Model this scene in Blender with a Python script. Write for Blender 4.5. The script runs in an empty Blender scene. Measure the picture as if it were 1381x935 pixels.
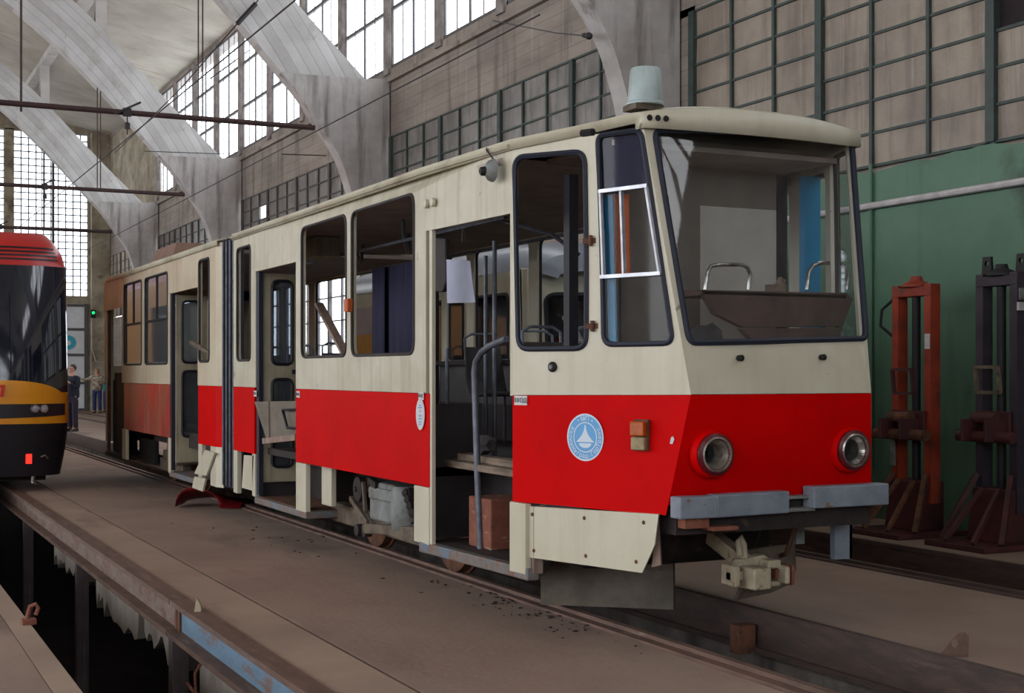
import bpy, bmesh, math, random
from mathutils import Vector, Matrix, geometry
random.seed(7)
SC = bpy.context.scene
C = SC.collection
PI = math.pi
# ------------------------------------------------------------------ camera numbers
F = 1860.; CX = 690.5; HY = 503.; CH = 1.5
TH = math.atan(908.5/F); SN = math.sin(TH); CS = math.cos(TH)
def ray(x, y):
    r = (x-CX)/F
    return (SN+CS*r, CS-SN*r, -(y-HY)/F)
def onX(X, x, y):
    d = ray(x, y); k = X/d[0]; return Vector((X, k*d[1], CH+k*d[2]))
def onY(Y, x, y):
    d = ray(x, y); k = Y/d[1]; return Vector((k*d[0], Y, CH+k*d[2]))
def onZ(z, x, y):
    d = ray(x, y); k = (z-CH)/d[2]; return Vector((k*d[0], k*d[1], z))
def proj(p):
    d = SN*p[0]+CS*p[1]; r = CS*p[0]-SN*p[1]
    return (CX+F*r/d, HY-F*(p[2]-CH)/d)
def inv(fn, px, s=(0.5, 1.5)):
    a, b = s
    for _ in range(30):
        q = proj(fn(a, b)); e = 1e-4
        qa = proj(fn(a+e, b)); qb = proj(fn(a, b+e))
        j = ((qa[0]-q[0])/e, (qb[0]-q[0])/e, (qa[1]-q[1])/e, (qb[1]-q[1])/e)
        rx, ry = px[0]-q[0], px[1]-q[1]
        D = j[0]*j[3]-j[1]*j[2]
        if abs(D) < 1e-9: break
        a += max(-.4, min(.4, (rx*j[3]-ry*j[1])/D)); b += max(-.4, min(.4, (ry*j[0]-rx*j[2])/D))
    return (a, b)
# ------------------------------------------------------------------ materials
def lin(c):
    o = []
    for v in c:
        v /= 255.
        o.append(v/12.92 if v <= .04045 else ((v+.055)/1.055)**2.4)
    return (*o, 1.)
MATS = {}
def mat(name, c, c2=None, scale=3., stretch=(1, 1, 1), rough=.6, metal=0., bump=0., bscale=40., wear=None,
        streak=None, boards=None, rings=None, spec=.4, lo=.35, hi=.65, emit=None):
    m = bpy.data.materials.new(name); m.use_nodes = True
    nt = m.node_tree; N = nt.nodes; L = nt.links
    bs = N['Principled BSDF']
    bs.inputs['Roughness'].default_value = rough; bs.inputs['Metallic'].default_value = metal
    bs.inputs['Specular IOR Level'].default_value = spec
    tc = N.new('ShaderNodeTexCoord')
    def mapped(st):
        mp = N.new('ShaderNodeMapping'); mp.inputs['Scale'].default_value = st
        L.new(tc.outputs['Object'], mp.inputs['Vector']); return mp.outputs[0]
    def noise(sc, st=(1, 1, 1), det=6., a=.35, b=.65):
        n = N.new('ShaderNodeTexNoise'); n.inputs['Scale'].default_value = sc; n.inputs['Detail'].default_value = det
        n.inputs['Roughness'].default_value = .6
        L.new(mapped(st), n.inputs['Vector'])
        r = N.new('ShaderNodeMapRange'); r.inputs['From Min'].default_value = a; r.inputs['From Max'].default_value = b
        L.new(n.outputs['Fac'], r.inputs['Value']); return r.outputs[0]
    def mix(fac, A, B):
        x = N.new('ShaderNodeMix'); x.data_type = 'RGBA'
        if isinstance(fac, float): x.inputs[0].default_value = fac
        else: L.new(fac, x.inputs[0])
        for v, i in ((A, 6), (B, 7)):
            if isinstance(v, tuple): x.inputs[i].default_value = v
            else: L.new(v, x.inputs[i])
        return x.outputs[2]
    def scaled(v, k):
        q = N.new('ShaderNodeMath'); q.operation = 'MULTIPLY'; L.new(v, q.inputs[0]); q.inputs[1].default_value = k
        return q.outputs[0]
    col = lin(c)
    if c2: col = mix(noise(scale, stretch, 6., lo, hi), lin(c), lin(c2))
    if boards:      # dark joints: (axis, spacing, colour, strength)
        for ax, sp, bc, k, wd in boards:
            sx = N.new('ShaderNodeSeparateXYZ'); L.new(tc.outputs['Object'], sx.inputs[0])
            v = sx.outputs['XYZ'.index(ax)]
            q = N.new('ShaderNodeMath'); q.operation = 'DIVIDE'; L.new(v, q.inputs[0]); q.inputs[1].default_value = sp
            fr = N.new('ShaderNodeMath'); fr.operation = 'FRACT'; L.new(q.outputs[0], fr.inputs[0])
            lt = N.new('ShaderNodeMath'); lt.operation = 'LESS_THAN'; L.new(fr.outputs[0], lt.inputs[0]); lt.inputs[1].default_value = wd
            col = mix(scaled(lt.outputs[0], k), col, lin(bc))
    if rings:       # board joints that follow the arch: centre x, centre z, spacing, colour, strength
        sx = N.new('ShaderNodeSeparateXYZ'); L.new(tc.outputs['Object'], sx.inputs[0])
        cb = N.new('ShaderNodeCombineXYZ')
        for i, q in ((0, rings[0]), (2, rings[1])):
            ad = N.new('ShaderNodeMath'); ad.operation = 'SUBTRACT'; L.new(sx.outputs[i], ad.inputs[0]); ad.inputs[1].default_value = q; L.new(ad.outputs[0], cb.inputs[i])
        ln = N.new('ShaderNodeVectorMath'); ln.operation = 'LENGTH'; L.new(cb.outputs[0], ln.inputs[0])
        q = N.new('ShaderNodeMath'); q.operation = 'DIVIDE'; L.new(ln.outputs['Value'], q.inputs[0]); q.inputs[1].default_value = rings[2]
        fr = N.new('ShaderNodeMath'); fr.operation = 'FRACT'; L.new(q.outputs[0], fr.inputs[0])
        lt = N.new('ShaderNodeMath'); lt.operation = 'LESS_THAN'; L.new(fr.outputs[0], lt.inputs[0]); lt.inputs[1].default_value = .1
        fl = N.new('ShaderNodeMath'); fl.operation = 'FLOOR'; L.new(q.outputs[0], fl.inputs[0])
        wn = N.new('ShaderNodeTexWhiteNoise'); wn.noise_dimensions = '1D'; L.new(fl.outputs[0], wn.inputs['W'])
        col = mix(scaled(wn.outputs['Value'], .35), col, lin(rings[3])); col = mix(scaled(lt.outputs[0], rings[4]), col, lin(rings[3]))
    for st in (streak or ()):    # (colour, strength, scale, stretch, lo, hi)
        col = mix(scaled(noise(st[2], st[3], 5., st[4], st[5]), st[1]), col, lin(st[0]))
    for wv in (wear or ()):
        col = mix(scaled(noise(wv[2], wv[3], 8., wv[4], wv[5]), wv[1]), col, lin(wv[0]))
    if isinstance(col, tuple): bs.inputs['Base Color'].default_value = col
    else: L.new(col, bs.inputs['Base Color'])
    if bump:
        n = N.new('ShaderNodeTexNoise'); n.inputs['Scale'].default_value = bscale; n.inputs['Detail'].default_value = 6
        L.new(mapped(stretch), n.inputs['Vector'])
        b = N.new('ShaderNodeBump'); b.inputs['Strength'].default_value = bump; b.inputs['Distance'].default_value = .02
        L.new(n.outputs['Fac'], b.inputs['Height']); L.new(b.outputs[0], bs.inputs['Normal'])
    if emit:
        bs.inputs['Emission Color'].default_value = lin(c); bs.inputs['Emission Strength'].default_value = emit
    MATS[name] = m; return m
def glass(name, tint, gloss=.1, rough=.02, trans=1., diff=None, ior=1.5):
    m = bpy.data.materials.new(name); m.use_nodes = True; nt = m.node_tree; N = nt.nodes; L = nt.links
    N.remove(N['Principled BSDF']); out = N['Material Output']
    t = N.new('ShaderNodeBsdfTransparent'); t.inputs[0].default_value = lin(tint)
    g = N.new('ShaderNodeBsdfGlossy'); g.inputs['Roughness'].default_value = rough; g.inputs[0].default_value = (1, 1, 1, 1)
    ge = N.new('ShaderNodeNewGeometry'); dt = N.new('ShaderNodeVectorMath'); dt.operation = 'DOT_PRODUCT'
    L.new(ge.outputs['Normal'], dt.inputs[0]); L.new(ge.outputs['Incoming'], dt.inputs[1])
    def mth(op, a, b=None):
        q = N.new('ShaderNodeMath'); q.operation = op
        for i, v in ((0, a), (1, b)):
            if v is None: continue
            if isinstance(v, (int, float)): q.inputs[i].default_value = v
            else: L.new(v, q.inputs[i])
        return q.outputs[0]
    f0 = min(.5, ((ior-1)/(ior+1))**2+gloss)      # two-sided thin pane: same reflectance from either side
    ad = mth('ADD', mth('MULTIPLY', mth('POWER', mth('SUBTRACT', 1., mth('ABSOLUTE', dt.outputs['Value'])), 5.), 1-f0), f0)
    mx = N.new('ShaderNodeMixShader'); L.new(ad, mx.inputs[0])
    base = t.outputs[0]
    if diff:
        df = N.new('ShaderNodeBsdfDiffuse'); df.inputs[0].default_value = lin(diff[0])
        tl = N.new('ShaderNodeBsdfTranslucent'); tl.inputs[0].default_value = lin(diff[0])
        m0 = N.new('ShaderNodeMixShader'); m0.inputs[0].default_value = diff[2]; L.new(df.outputs[0], m0.inputs[1]); L.new(tl.outputs[0], m0.inputs[2])
        m2 = N.new('ShaderNodeMixShader'); m2.inputs[0].default_value = diff[1]
        L.new(base, m2.inputs[1]); L.new(m0.outputs[0], m2.inputs[2]); base = m2.outputs[0]
    L.new(base, mx.inputs[1]); L.new(g.outputs[0], mx.inputs[2]); L.new(mx.outputs[0], out.inputs[0])
    MATS[name] = m; return m

Z1 = (1, 1, 1); VS = (7, 7, .35)
# colours of the tram
mat('cream', (188, 181, 160), (197, 191, 172), 2.5, rough=.42, spec=.5, bump=.05, bscale=9,
    streak=[((140, 122, 96), .22, 1.5, VS, .5, .75)], wear=[((92, 74, 58), .75, 9., Z1, .70, .76)])
mat('cream_rough', (192, 187, 168), (176, 169, 148), 3, rough=.45, spec=.5, bump=.25, bscale=7,
    streak=[((120, 105, 84), .4, 1.6, VS, .5, .72)], wear=[((96, 84, 70), .7, 11., Z1, .66, .73)])
mat('cream_rust', (182, 150, 116), (164, 128, 92), 2, rough=.5, streak=[((196, 180, 150), .5, 1.8, VS, .52, .7)])
mat('rail_dark', (84, 66, 60), (64, 52, 48), 4, stretch=(4, 1, 4), rough=.7, bump=.2, wear=[((112, 90, 78), .5, 5, (4, .6, 4), .6, .7)])
mat('cream_dirty', (194, 184, 162), (180, 164, 138), 2, rough=.5, bump=.2, bscale=9,
    streak=[((138, 100, 66), .45, 1.5, VS, .56, .76)], wear=[((80, 60, 45), .6, 8., Z1, .68, .74)])
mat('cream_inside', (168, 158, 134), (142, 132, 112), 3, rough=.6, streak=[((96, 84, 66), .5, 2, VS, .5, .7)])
mat('red', (200, 1, 3), (188, 1, 3), 2, rough=.5, spec=.04, bump=.04, bscale=6,
    wear=[((150, 50, 46), .35, 5., (1, 1, 2.5), .66, .74), ((205, 190, 180), .8, 16., Z1, .80, .82)])
mat('red_faded', (168, 44, 38), (140, 78, 60), 1.6, rough=.4, spec=.5, bump=.25, bscale=8,
    streak=[((196, 178, 160), .45, 1.8, VS, .55, .75)], wear=[((110, 64, 46), .7, 3., Z1, .52, .68)])
mat('red_scrap', (128, 16, 24), (96, 20, 24), 4, rough=.4, bump=.3, bscale=12)
mat('roof_paint', (186, 180, 160), (172, 164, 142), 2, rough=.5, bump=.15, bscale=12, streak=[((104, 86, 66), .5, 2., (3, 1, 1), .52, .7)])
mat('rubber', (22, 23, 32), (34, 34, 42), 6, rough=.55)
mat('navy_rubber', (30, 34, 52), (24, 27, 40), 5, rough=.6)
mat('bellows_rubber', (34, 36, 50), (24, 25, 34), 5, rough=.75, streak=[((78, 72, 74), .4, 3, VS, .55, .75)])
mat('navy_cloth', (40, 38, 66), (30, 28, 52), 3, stretch=(3, 3, .4), rough=.85)
mat('bulkhead_grey', (206, 200, 190), (190, 184, 174), 3, rough=.6)
mat('bulkhead_brown', (128, 118, 108), (112, 102, 94), 3, rough=.6)
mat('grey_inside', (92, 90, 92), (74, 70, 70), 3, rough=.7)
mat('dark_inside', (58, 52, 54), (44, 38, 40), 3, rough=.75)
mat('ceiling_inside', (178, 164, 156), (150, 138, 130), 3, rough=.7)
mat('blue_paint', (24, 146, 196), (28, 132, 180), 3, rough=.45)
mat('orange_panel', (196, 92, 34), (164, 72, 26), 2, rough=.6)
mat('alu', (176, 178, 184), (150, 150, 156), 12, rough=.35, metal=.8)
mat('rail_grey', (104, 108, 118), (80, 82, 92), 12, rough=.42, metal=.3, wear=[((70, 60, 56), .6, 14, Z1, .6, .7)])
mat('bumper_blue', (128, 136, 147), (108, 116, 128), 6, rough=.5, bump=.1,
    wear=[((112, 74, 48), .85, 9, (1, 1, 2), .63, .7), ((150, 145, 138), .6, 22, Z1, .62, .7)])
mat('step_metal', (112, 112, 112), (104, 92, 82), 5, rough=.6, bump=.2, wear=[((124, 76, 54), .8, 12, Z1, .52, .62), ((96, 120, 140), .7, 5, Z1, .56, .64)])
mat('rust', (112, 72, 50), (78, 52, 40), 9, rough=.8, bump=.3, wear=[((52, 38, 34), .7, 14, Z1, .55, .65)])
mat('rust_red', (136, 84, 66), (112, 62, 48), 8, rough=.8, bump=.2, wear=[((150, 140, 128), .7, 12, (1, 1, 4), .6, .68)])
mat('grime', (52, 42, 40), (34, 27, 27), 8, rough=.75, bump=.3, wear=[((92, 70, 54), .6, 12, Z1, .6, .7)])
mat('gear_grey', (132, 138, 138), (104, 104, 100), 5, rough=.5, bump=.15, wear=[((70, 56, 50), .7, 6, Z1, .56, .68)])
mat('frame_grey', (112, 100, 84), (78, 66, 56), 6, rough=.7, bump=.2, wear=[((48, 36, 32), .7, 9, Z1, .56, .66)])
mat('coupler_paint', (178, 166, 142), (150, 138, 116), 9, rough=.6, bump=.3, wear=[((112, 84, 60), .7, 16, Z1, .58, .66)])
mat('guard_grey', (110, 100, 88), (84, 76, 66), 5, rough=.7, bump=.1)
mat('chrome', (200, 198, 194), (120, 112, 104), 16, rough=.28, metal=.9)
mat('lamp_rim', (112, 20, 28), (60, 18, 24), 12, rough=.35)
mat('lamp_bowl', (160, 152, 142), (110, 98, 90), 16, rough=.35, metal=.4)
mat('black', (16, 15, 17), (24, 22, 24), 9, rough=.6)
mat('amber', (178, 84, 14), (150, 64, 10), 20, rough=.25, spec=.6)
mat('lamp_cream', (150, 136, 100), (120, 100, 70), 20, rough=.5)
mat('white_label', (206, 204, 204), (190, 188, 190), 30, rough=.5)
mat('ink', (60, 58, 70), rough=.6)
mat('emblem_blue', (92, 156, 208), rough=.45)
mat('emblem_white', (200, 212, 224), rough=.45)
mat('dash_brown', (92, 70, 62), (74, 56, 52), 5, rough=.75)
mat('leaf_worn', (114, 105, 92), (94, 86, 76), 5, rough=.7, bump=.2, wear=[((60, 52, 48), .6, 8, Z1, .6, .7)])
mat('wood_grey', (134, 118, 102), (92, 78, 68), 4, stretch=(6, 1, 6), rough=.8, bump=.3)
mat('plank', (150, 128, 116), (120, 100, 90), 3, stretch=(8, 8, 1), rough=.8)
mat('paper', (182, 186, 206), (170, 174, 196), 6, rough=.8)
mat('tank_grey', (172, 186, 186), (148, 160, 160), 5, rough=.45, streak=[((96, 90, 78), .7, 2, VS, .5, .7)])
mat('brown_box', (138, 108, 94), (118, 92, 80), 5, rough=.75)
mat('rag', (52, 52, 56), (74, 70, 70), 9, rough=.9, bump=.4)
# hall
BJ = (92, 84, 78)
mat('rib_concrete', (196, 195, 194), (176, 174, 172), 1.3, rings=(-6.3, -6.845, .2, (132, 124, 118), .45), rough=.85, bump=.25, bscale=14,
    streak=[((132, 118, 106), .6, .8, (1.5, .5, 1.5), .56, .76)], wear=[((110, 100, 94), .6, 5, (1, 1, 1), .64, .74)])
mat('post_concrete', (186, 182, 178), (166, 162, 158), 2, rough=.9, bump=.2)
mat('column_concrete', (186, 182, 180), (160, 154, 151), 1.6, rough=.9, bump=.3, bscale=12,
    streak=[((72, 64, 64), .7, 1.2, (3, 3, .25), .5, .68), ((166, 160, 156), .5, .9, (3, 3, .3), .58, .75)])
mat('wall_concrete', (150, 140, 131), (124, 114, 107), 1.2, stretch=(1, .4, 1.6), rough=.9, bump=.35, bscale=9,
    boards=[('Z', .19, (82, 74, 70), .35, .08)],
    streak=[((74, 66, 64), .6, 1.1, (3, 3, .3), .52, .7), ((176, 170, 164), .45, 1.6, (4, 4, .3), .6, .75)])
mat('plaster_old', (170, 160, 140), (128, 116, 100), 1.4, rough=.95, bump=.4, wear=[((92, 80, 68), .7, 2, Z1, .55, .68)])
mat('ceiling_slab', (186, 180, 168), (162, 156, 144), .7, rough=.95, bump=.12, bscale=6,
    wear=[((134, 98, 66), .8, .5, (.25, 1.6, 1), .58, .68), ((112, 98, 88), .5, 1.6, (.3, 1.5, 1), .6, .72)])
mat('green_paint', (80, 114, 92), (70, 103, 84), 1.4, rough=.5, spec=.4, bump=.05,
    streak=[((112, 128, 112), .4, 1.5, (5, 5, .2), .62, .78), ((40, 58, 48), .55, .9, (3, 3, .3), .55, .75)],
    wear=[((26, 26, 26), .85, .8, Z1, .58, .72), ((170, 166, 160), .8, 6, Z1, .74, .76)])
mat('pane_dirty', (150, 138, 124), (124, 112, 102), 1.5, rough=.5, bump=.25, bscale=30,
    streak=[((90, 78, 70), .6, 1.4, (4, 4, .35), .5, .7), ((178, 172, 164), .5, 2.2, (5, 5, .3), .6, .75)])
mat('pane_dark', (126, 120, 115), (98, 94, 91), 2.2, rough=.35, streak=[((150, 148, 146), .5, 1.7, (2, 2, .6), .55, .7), ((58, 54, 54), .6, 2, (3, 3, .4), .5, .66)])
mat('mullion_green', (60, 74, 70), (52, 60, 58), 6, rough=.6)
mat('mullion_grey', (74, 72, 74), (96, 92, 90), 6, rough=.7)
mat('white_post', (150, 144, 140), (110, 102, 98), 4, rough=.85)
mat('floor_dust', (150, 128, 114), (131, 110, 98), .8, rough=.9, bump=.15, bscale=22,
    wear=[((88, 72, 66), .6, 1.1, (1, .4, 1), .56, .7), ((156, 136, 122), .5, 3, Z1, .6, .75), ((56, 46, 42), .8, 7, (1, .7, 1), .70, .76)])
mat('floor_edge', (162, 140, 124), (144, 123, 109), 1.1, rough=.9, bump=.12, bscale=20, wear=[((100, 84, 76), .5, 2, (1, .3, 1), .58, .7)])
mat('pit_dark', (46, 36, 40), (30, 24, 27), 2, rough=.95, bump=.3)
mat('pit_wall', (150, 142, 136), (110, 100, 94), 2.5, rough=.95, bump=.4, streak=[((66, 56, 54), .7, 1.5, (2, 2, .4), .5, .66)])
mat('rail_steel', (116, 90, 78), (92, 72, 64), 4, stretch=(4, 1, 4), rough=.65, metal=.15, bump=.2, wear=[((150, 128, 114), .5, 5, (4, .6, 4), .58, .7)])
mat('rail_worn_blue', (106, 136, 158), (92, 118, 140), 3, stretch=(3, 1, 3), rough=.65, bump=.25, wear=[((116, 88, 74), .9, 1.3, (1, 1, 4), .53, .6)])
mat('rail_grey_rust', (128, 116, 108), (112, 84, 70), 3, stretch=(3, 1, 3), rough=.7, bump=.25, wear=[((98, 66, 52), .7, 5, (1, 1, 2), .54, .62)])
mat('post_steel', (104, 92, 92), (82, 68, 70), 5, rough=.5, metal=.2, streak=[((150, 146, 150), .5, 2, (6, 6, .2), .6, .7)])
mat('concrete_broken', (172, 164, 154), (138, 128, 118), 3, rough=.95, bump=.6, bscale=14)
mat('wire', (44, 38, 40), rough=.6)
mat('rod_rust', (70, 46, 44), (52, 38, 40), 6, rough=.7)
mat('conduit_white', (190, 184, 186), (160, 154, 156), 6, rough=.5)
mat('jack_orange', (160, 60, 34), (128, 46, 30), 4, rough=.55, wear=[((84, 52, 44), .8, 5, (1, 1, .5), .58, .66), ((96, 40, 26), .6, 2, Z1, .5, .7)])
mat('jack_dark', (62, 52, 62), (46, 38, 46), 5, rough=.55)
mat('jack_maroon', (84, 40, 40), (58, 32, 36), 4, rough=.6)
mat('jack_black', (26, 24, 28), (36, 32, 36), 6, rough=.6)
mat('pesa_red', (188, 34, 30), (178, 30, 28), 3, rough=.28, spec=.6)
mat('pesa_yellow', (222, 148, 14), (212, 138, 10), 3, rough=.3, spec=.6)
mat('pesa_black', (20, 20, 28), (26, 24, 32), 4, rough=.35, spec=.5)
mat('pesa_glass', (20, 24, 36), (26, 30, 44), 2, rough=.06, spec=.7)
mat('pesa_number', (190, 40, 30), rough=.4)
mat('signal_red', (255, 40, 30), emit=2.0)
mat('signal_green', (20, 240, 120), emit=1.6)
mat('lens', (190, 200, 214), (120, 130, 150), 30, rough=.1, spec=.8)
mat('gate_white', (224, 228, 232), (208, 212, 218), 3, rough=.7)
mat('sticker_blue', (60, 170, 196), rough=.5)
mat('old_cream', (196, 194, 176), (184, 180, 160), 3, rough=.35, spec=.5)
mat('old_roof', (132, 140, 152), (112, 118, 130), 2, rough=.3, spec=.6)
mat('old_yellow', (206, 150, 28), (190, 136, 24), 3, rough=.4)
mat('old_lilac', (176, 166, 176), (160, 150, 162), 3, rough=.4)
mat('old_maroon', (120, 16, 30), (96, 14, 26), 3, rough=.5)
mat('skin', (188, 140, 118), (176, 128, 108), 9, rough=.6)
mat('jacket_navy', (34, 38, 52), (26, 30, 42), 9, rough=.85)
mat('trouser_dark', (44, 36, 50), (34, 30, 42), 9, rough=.85)
mat('camo', (176, 166, 150), (112, 102, 92), 11, rough=.9, lo=.48, hi=.54)
mat('jeans', (46, 58, 104), (36, 46, 86), 9, rough=.85)
mat('teal_cloth', (28, 128, 136), (24, 108, 118), 9, rough=.85)
mat('hair_brown', (66, 48, 40), (48, 36, 32), 18, rough=.8)
mat('shoe', (38, 32, 34), rough=.6)
glass('glass_clear', (236, 240, 242), .02)
glass('glass_sky', (248, 251, 254), .0, rough=.1, diff=((225, 232, 240), .12, .7), ior=1.12)
glass('glass_dusty', (236, 238, 240), .0, rough=.03, diff=((150, 146, 142), .03, .3), ior=1.3)
glass('glass_screen', (240, 242, 244), .0, rough=.03, diff=((140, 132, 126), .05, .2), ior=1.5)
glass('glass_door', (120, 128, 136), .12, rough=.05, diff=((120, 128, 134), .35, .3))
glass('glass_block', (226, 234, 240), .02, rough=.3, diff=((236, 240, 244), .55, .85))
# ------------------------------------------------------------------ builders
ORG = {}
def fill2d(outer, holes=(), grid=None):
    vs = [Vector(p) for p in outer]; ed = [(i, (i+1) % len(outer)) for i in range(len(outer))]
    for h in holes:
        b = len(vs); vs += [Vector(p) for p in h]; ed += [(b+i, b+(i+1) % len(h)) for i in range(len(h))]
    def inside(p, poly):
        r = False; j = len(poly)-1
        for i in range(len(poly)):
            a, c = poly[i], poly[j]
            if (a[1] > p[1]) != (c[1] > p[1]) and p[0] < (c[0]-a[0])*(p[1]-a[1])/(c[1]-a[1])+a[0]: r = not r
            j = i
        return r
    if grid:
        x0 = min(p[0] for p in outer); x1 = max(p[0] for p in outer); y0 = min(p[1] for p in outer); y1 = max(p[1] for p in outer)
        for i in range(1, grid[0]):
            for j in range(1, grid[1]):
                p = (x0+(x1-x0)*i/grid[0], y0+(y1-y0)*j/grid[1])
                if inside(p, outer) and not any(inside(p, h) for h in holes): vs.append(Vector(p))
    v, e, f, *_ = geometry.delaunay_2d_cdt([Vector((p[0], p[1])) for p in vs], ed, [], 0, 1e-6)
    fs = []
    for t in f:
        m = (sum(v[i][0] for i in t)/len(t), sum(v[i][1] for i in t)/len(t))
        if inside(m, outer) and not any(inside(m, h) for h in holes): fs.append(list(t))
    return [tuple(p) for p in v], fs
def rp(pts, r, n=5):
    """polygon with rounded corners; r a number or one per corner"""
    out = []; k = len(pts)
    for i in range(k):
        p = Vector(pts[i]); a = Vector(pts[i-1]); b = Vector(pts[(i+1) % k])
        rr = r[i] if isinstance(r, (list, tuple)) else r
        if rr <= 0: out.append(tuple(p)); continue
        da = (a-p).normalized(); db = (b-p).normalized()
        ang = da.angle(db); t = min(rr/math.tan(ang/2), (a-p).length*.49, (b-p).length*.49)
        s, e = p+da*t, p+db*t
        for q in range(n+1):
            w = q/n; out.append(tuple(s*(1-w)**2+p*2*w*(1-w)+e*w*w))
    return out
def rect(a0, a1, b0, b1, r=0.): return rp([(a0, b0), (a1, b0), (a1, b1), (a0, b1)], r) if r else [(a0, b0), (a1, b0), (a1, b1), (a0, b1)]
class G:
    def __init__(s): s.bm = bmesh.new()
    def face(s, pts):
        vs = [s.bm.verts.new(p) for p in pts]
        try: return s.bm.faces.new(vs)
        except ValueError: return None
    def hexa(s, p):     # 8 points: bottom loop 0-3, top loop 4-7
        v = [s.bm.verts.new(q) for q in p]
        for f in ((3, 2, 1, 0), (4, 5, 6, 7), (0, 1, 5, 4), (1, 2, 6, 5), (2, 3, 7, 6), (3, 0, 4, 7)): s.bm.faces.new([v[i] for i in f])
        return s
    def box(s, x0, x1, y0, y1, z0, z1):
        return s.hexa([(x0, y0, z0), (x1, y0, z0), (x1, y1, z0), (x0, y1, z0), (x0, y0, z1), (x1, y0, z1), (x1, y1, z1), (x0, y1, z1)])
    def bar(s, p, q, w, h=None, up=(0, 0, 1)):
        p, q = Vector(p), Vector(q); h = h or w; d = (q-p).normalized(); u = Vector(up)
        if abs(d.dot(u)) > .98: u = Vector((0, 1, 0))
        a = d.cross(u).normalized()*w/2; b = a.cross(d).normalized()*h/2
        return s.hexa([p-a-b, p+a-b, p+a+b, p-a+b, q-a-b, q+a-b, q+a+b, q-a+b])
    def tube(s, pts, r, n=8, closed=False):
        pts = [Vector(p) for p in pts]; k = len(pts); rings = []; last = None
        for i in range(k):
            if closed: t = pts[(i+1) % k]-pts[i-1]
            else: t = pts[min(i+1, k-1)]-pts[max(i-1, 0)]
            if t.length < 1e-9: t = Vector((0, 0, 1))
            t.normalize()
            if last is None:
                u = Vector((0, 0, 1)) if abs(t.z) < .9 else Vector((1, 0, 0)); a = t.cross(u).normalized()
            else: a = (last-t*last.dot(t)); a = a.normalized() if a.length > 1e-6 else t.orthogonal().normalized()
            last = a; b = t.cross(a); rad = r[i] if isinstance(r, (list, tuple)) else r
            rings.append([s.bm.verts.new(pts[i]+a*math.cos(2*PI*j/n)*rad+b*math.sin(2*PI*j/n)*rad) for j in range(n)])
        for i in range(k if closed else k-1):
            A, B = rings[i], rings[(i+1) % k]
            for j in range(n): s.bm.faces.new([A[j], A[(j+1) % n], B[(j+1) % n], B[j]])
        if not closed:
            s.bm.faces.new(rings[0][::-1]); s.bm.faces.new(rings[-1])
        return s
    def lathe(s, prof, o, ax=(0, 0, 1), n=20, caps=True):
        ax = Vector(ax).normalized(); a = ax.orthogonal().normalized(); b = ax.cross(a); o = Vector(o); R = []
        for r, h in prof:
            r = max(r, 1e-4)
            R.append([s.bm.verts.new(o+ax*h+a*r*math.cos(2*PI*j/n)+b*r*math.sin(2*PI*j/n)) for j in range(n)])
        for i in range(len(R)-1):
            for j in range(n): s.bm.faces.new([R[i][j], R[i][(j+1) % n], R[i+1][(j+1) % n], R[i+1][j]])
        if caps: s.bm.faces.new(R[0][::-1]); s.bm.faces.new(R[-1])
        return s
    def sheet(s, outer, holes, fn, thick=None, grid=None):
        """flat outline with holes laid on a surface; thick: a vector or a function giving the inner surface"""
        v, f = fill2d(outer, holes, grid)
        A = [s.bm.verts.new(fn(*p)) for p in v]
        for t in f:
            try: s.bm.faces.new([A[i] for i in t])
            except ValueError: pass
        if thick is not None:
            tv = Vector(thick)
            B = [s.bm.verts.new(Vector(fn(*p))+tv) for p in v]
            for t in f:
                try: s.bm.faces.new([B[i] for i in t][::-1])
                except ValueError: pass
            cnt = {}
            for t in f:
                for i in range(len(t)):
                    e = (t[i], t[(i+1) % len(t)]); cnt[e] = 1
            for (i, j) in cnt:
                if (j, i) not in cnt:
                    try: s.bm.faces.new([A[j], A[i], B[i], B[j]])
                    except ValueError: pass
        return s
    def prism(s, pts, vec):
        vec = Vector(vec); A = [s.bm.verts.new(p) for p in pts]; B = [s.bm.verts.new(Vector(p)+vec) for p in pts]; k = len(pts)
        s.bm.faces.new(A[::-1]); s.bm.faces.new(B)
        for i in range(k): s.bm.faces.new([A[i], A[(i+1) % k], B[(i+1) % k], B[i]])
        return s
    def loft(s, loops, caps=True, closed=True):
        R = [[s.bm.verts.new(p) for p in l] for l in loops]; n = len(R[0])
        for i in range(len(R)-1):
            for j in range(n if closed else n-1): s.bm.faces.new([R[i][j], R[i][(j+1) % n], R[i+1][(j+1) % n], R[i+1][j]])
        if caps and closed: s.bm.faces.new(R[0][::-1]); s.bm.faces.new(R[-1])
        return s
    def to(s, name, m, parent=None, bevel=0., smooth=False, subsurf=0, label=None, recalc=True, origin=None, solid=0):
        bm = s.bm
        if recalc: bmesh.ops.recalc_face_normals(bm, faces=bm.faces)
        if parent is not None: o0 = ORG[parent.name]
        elif origin is not None: o0 = Vector(origin)
        else:
            xs = [v.co for v in bm.verts]
            o0 = Vector(((min(v.x for v in xs)+max(v.x for v in xs))/2, (min(v.y for v in xs)+max(v.y for v in xs))/2, min(v.z for v in xs)))
        bmesh.ops.translate(bm, verts=bm.verts, vec=-o0)
        me = bpy.data.meshes.new(name); bm.to_mesh(me); bm.free()
        me.materials.append(MATS[m] if isinstance(m, str) else m)
        if smooth:
            me.polygons.foreach_set('use_smooth', [True]*len(me.polygons)); me.set_sharp_from_angle(angle=math.radians(38))
        o = bpy.data.objects.new(name, me); C.objects.link(o); ORG[o.name] = o0
        if parent is not None: o.parent = parent
        else: o.location = o0
        if solid:
            md = o.modifiers.new('solid', 'SOLIDIFY'); md.thickness = solid
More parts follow.
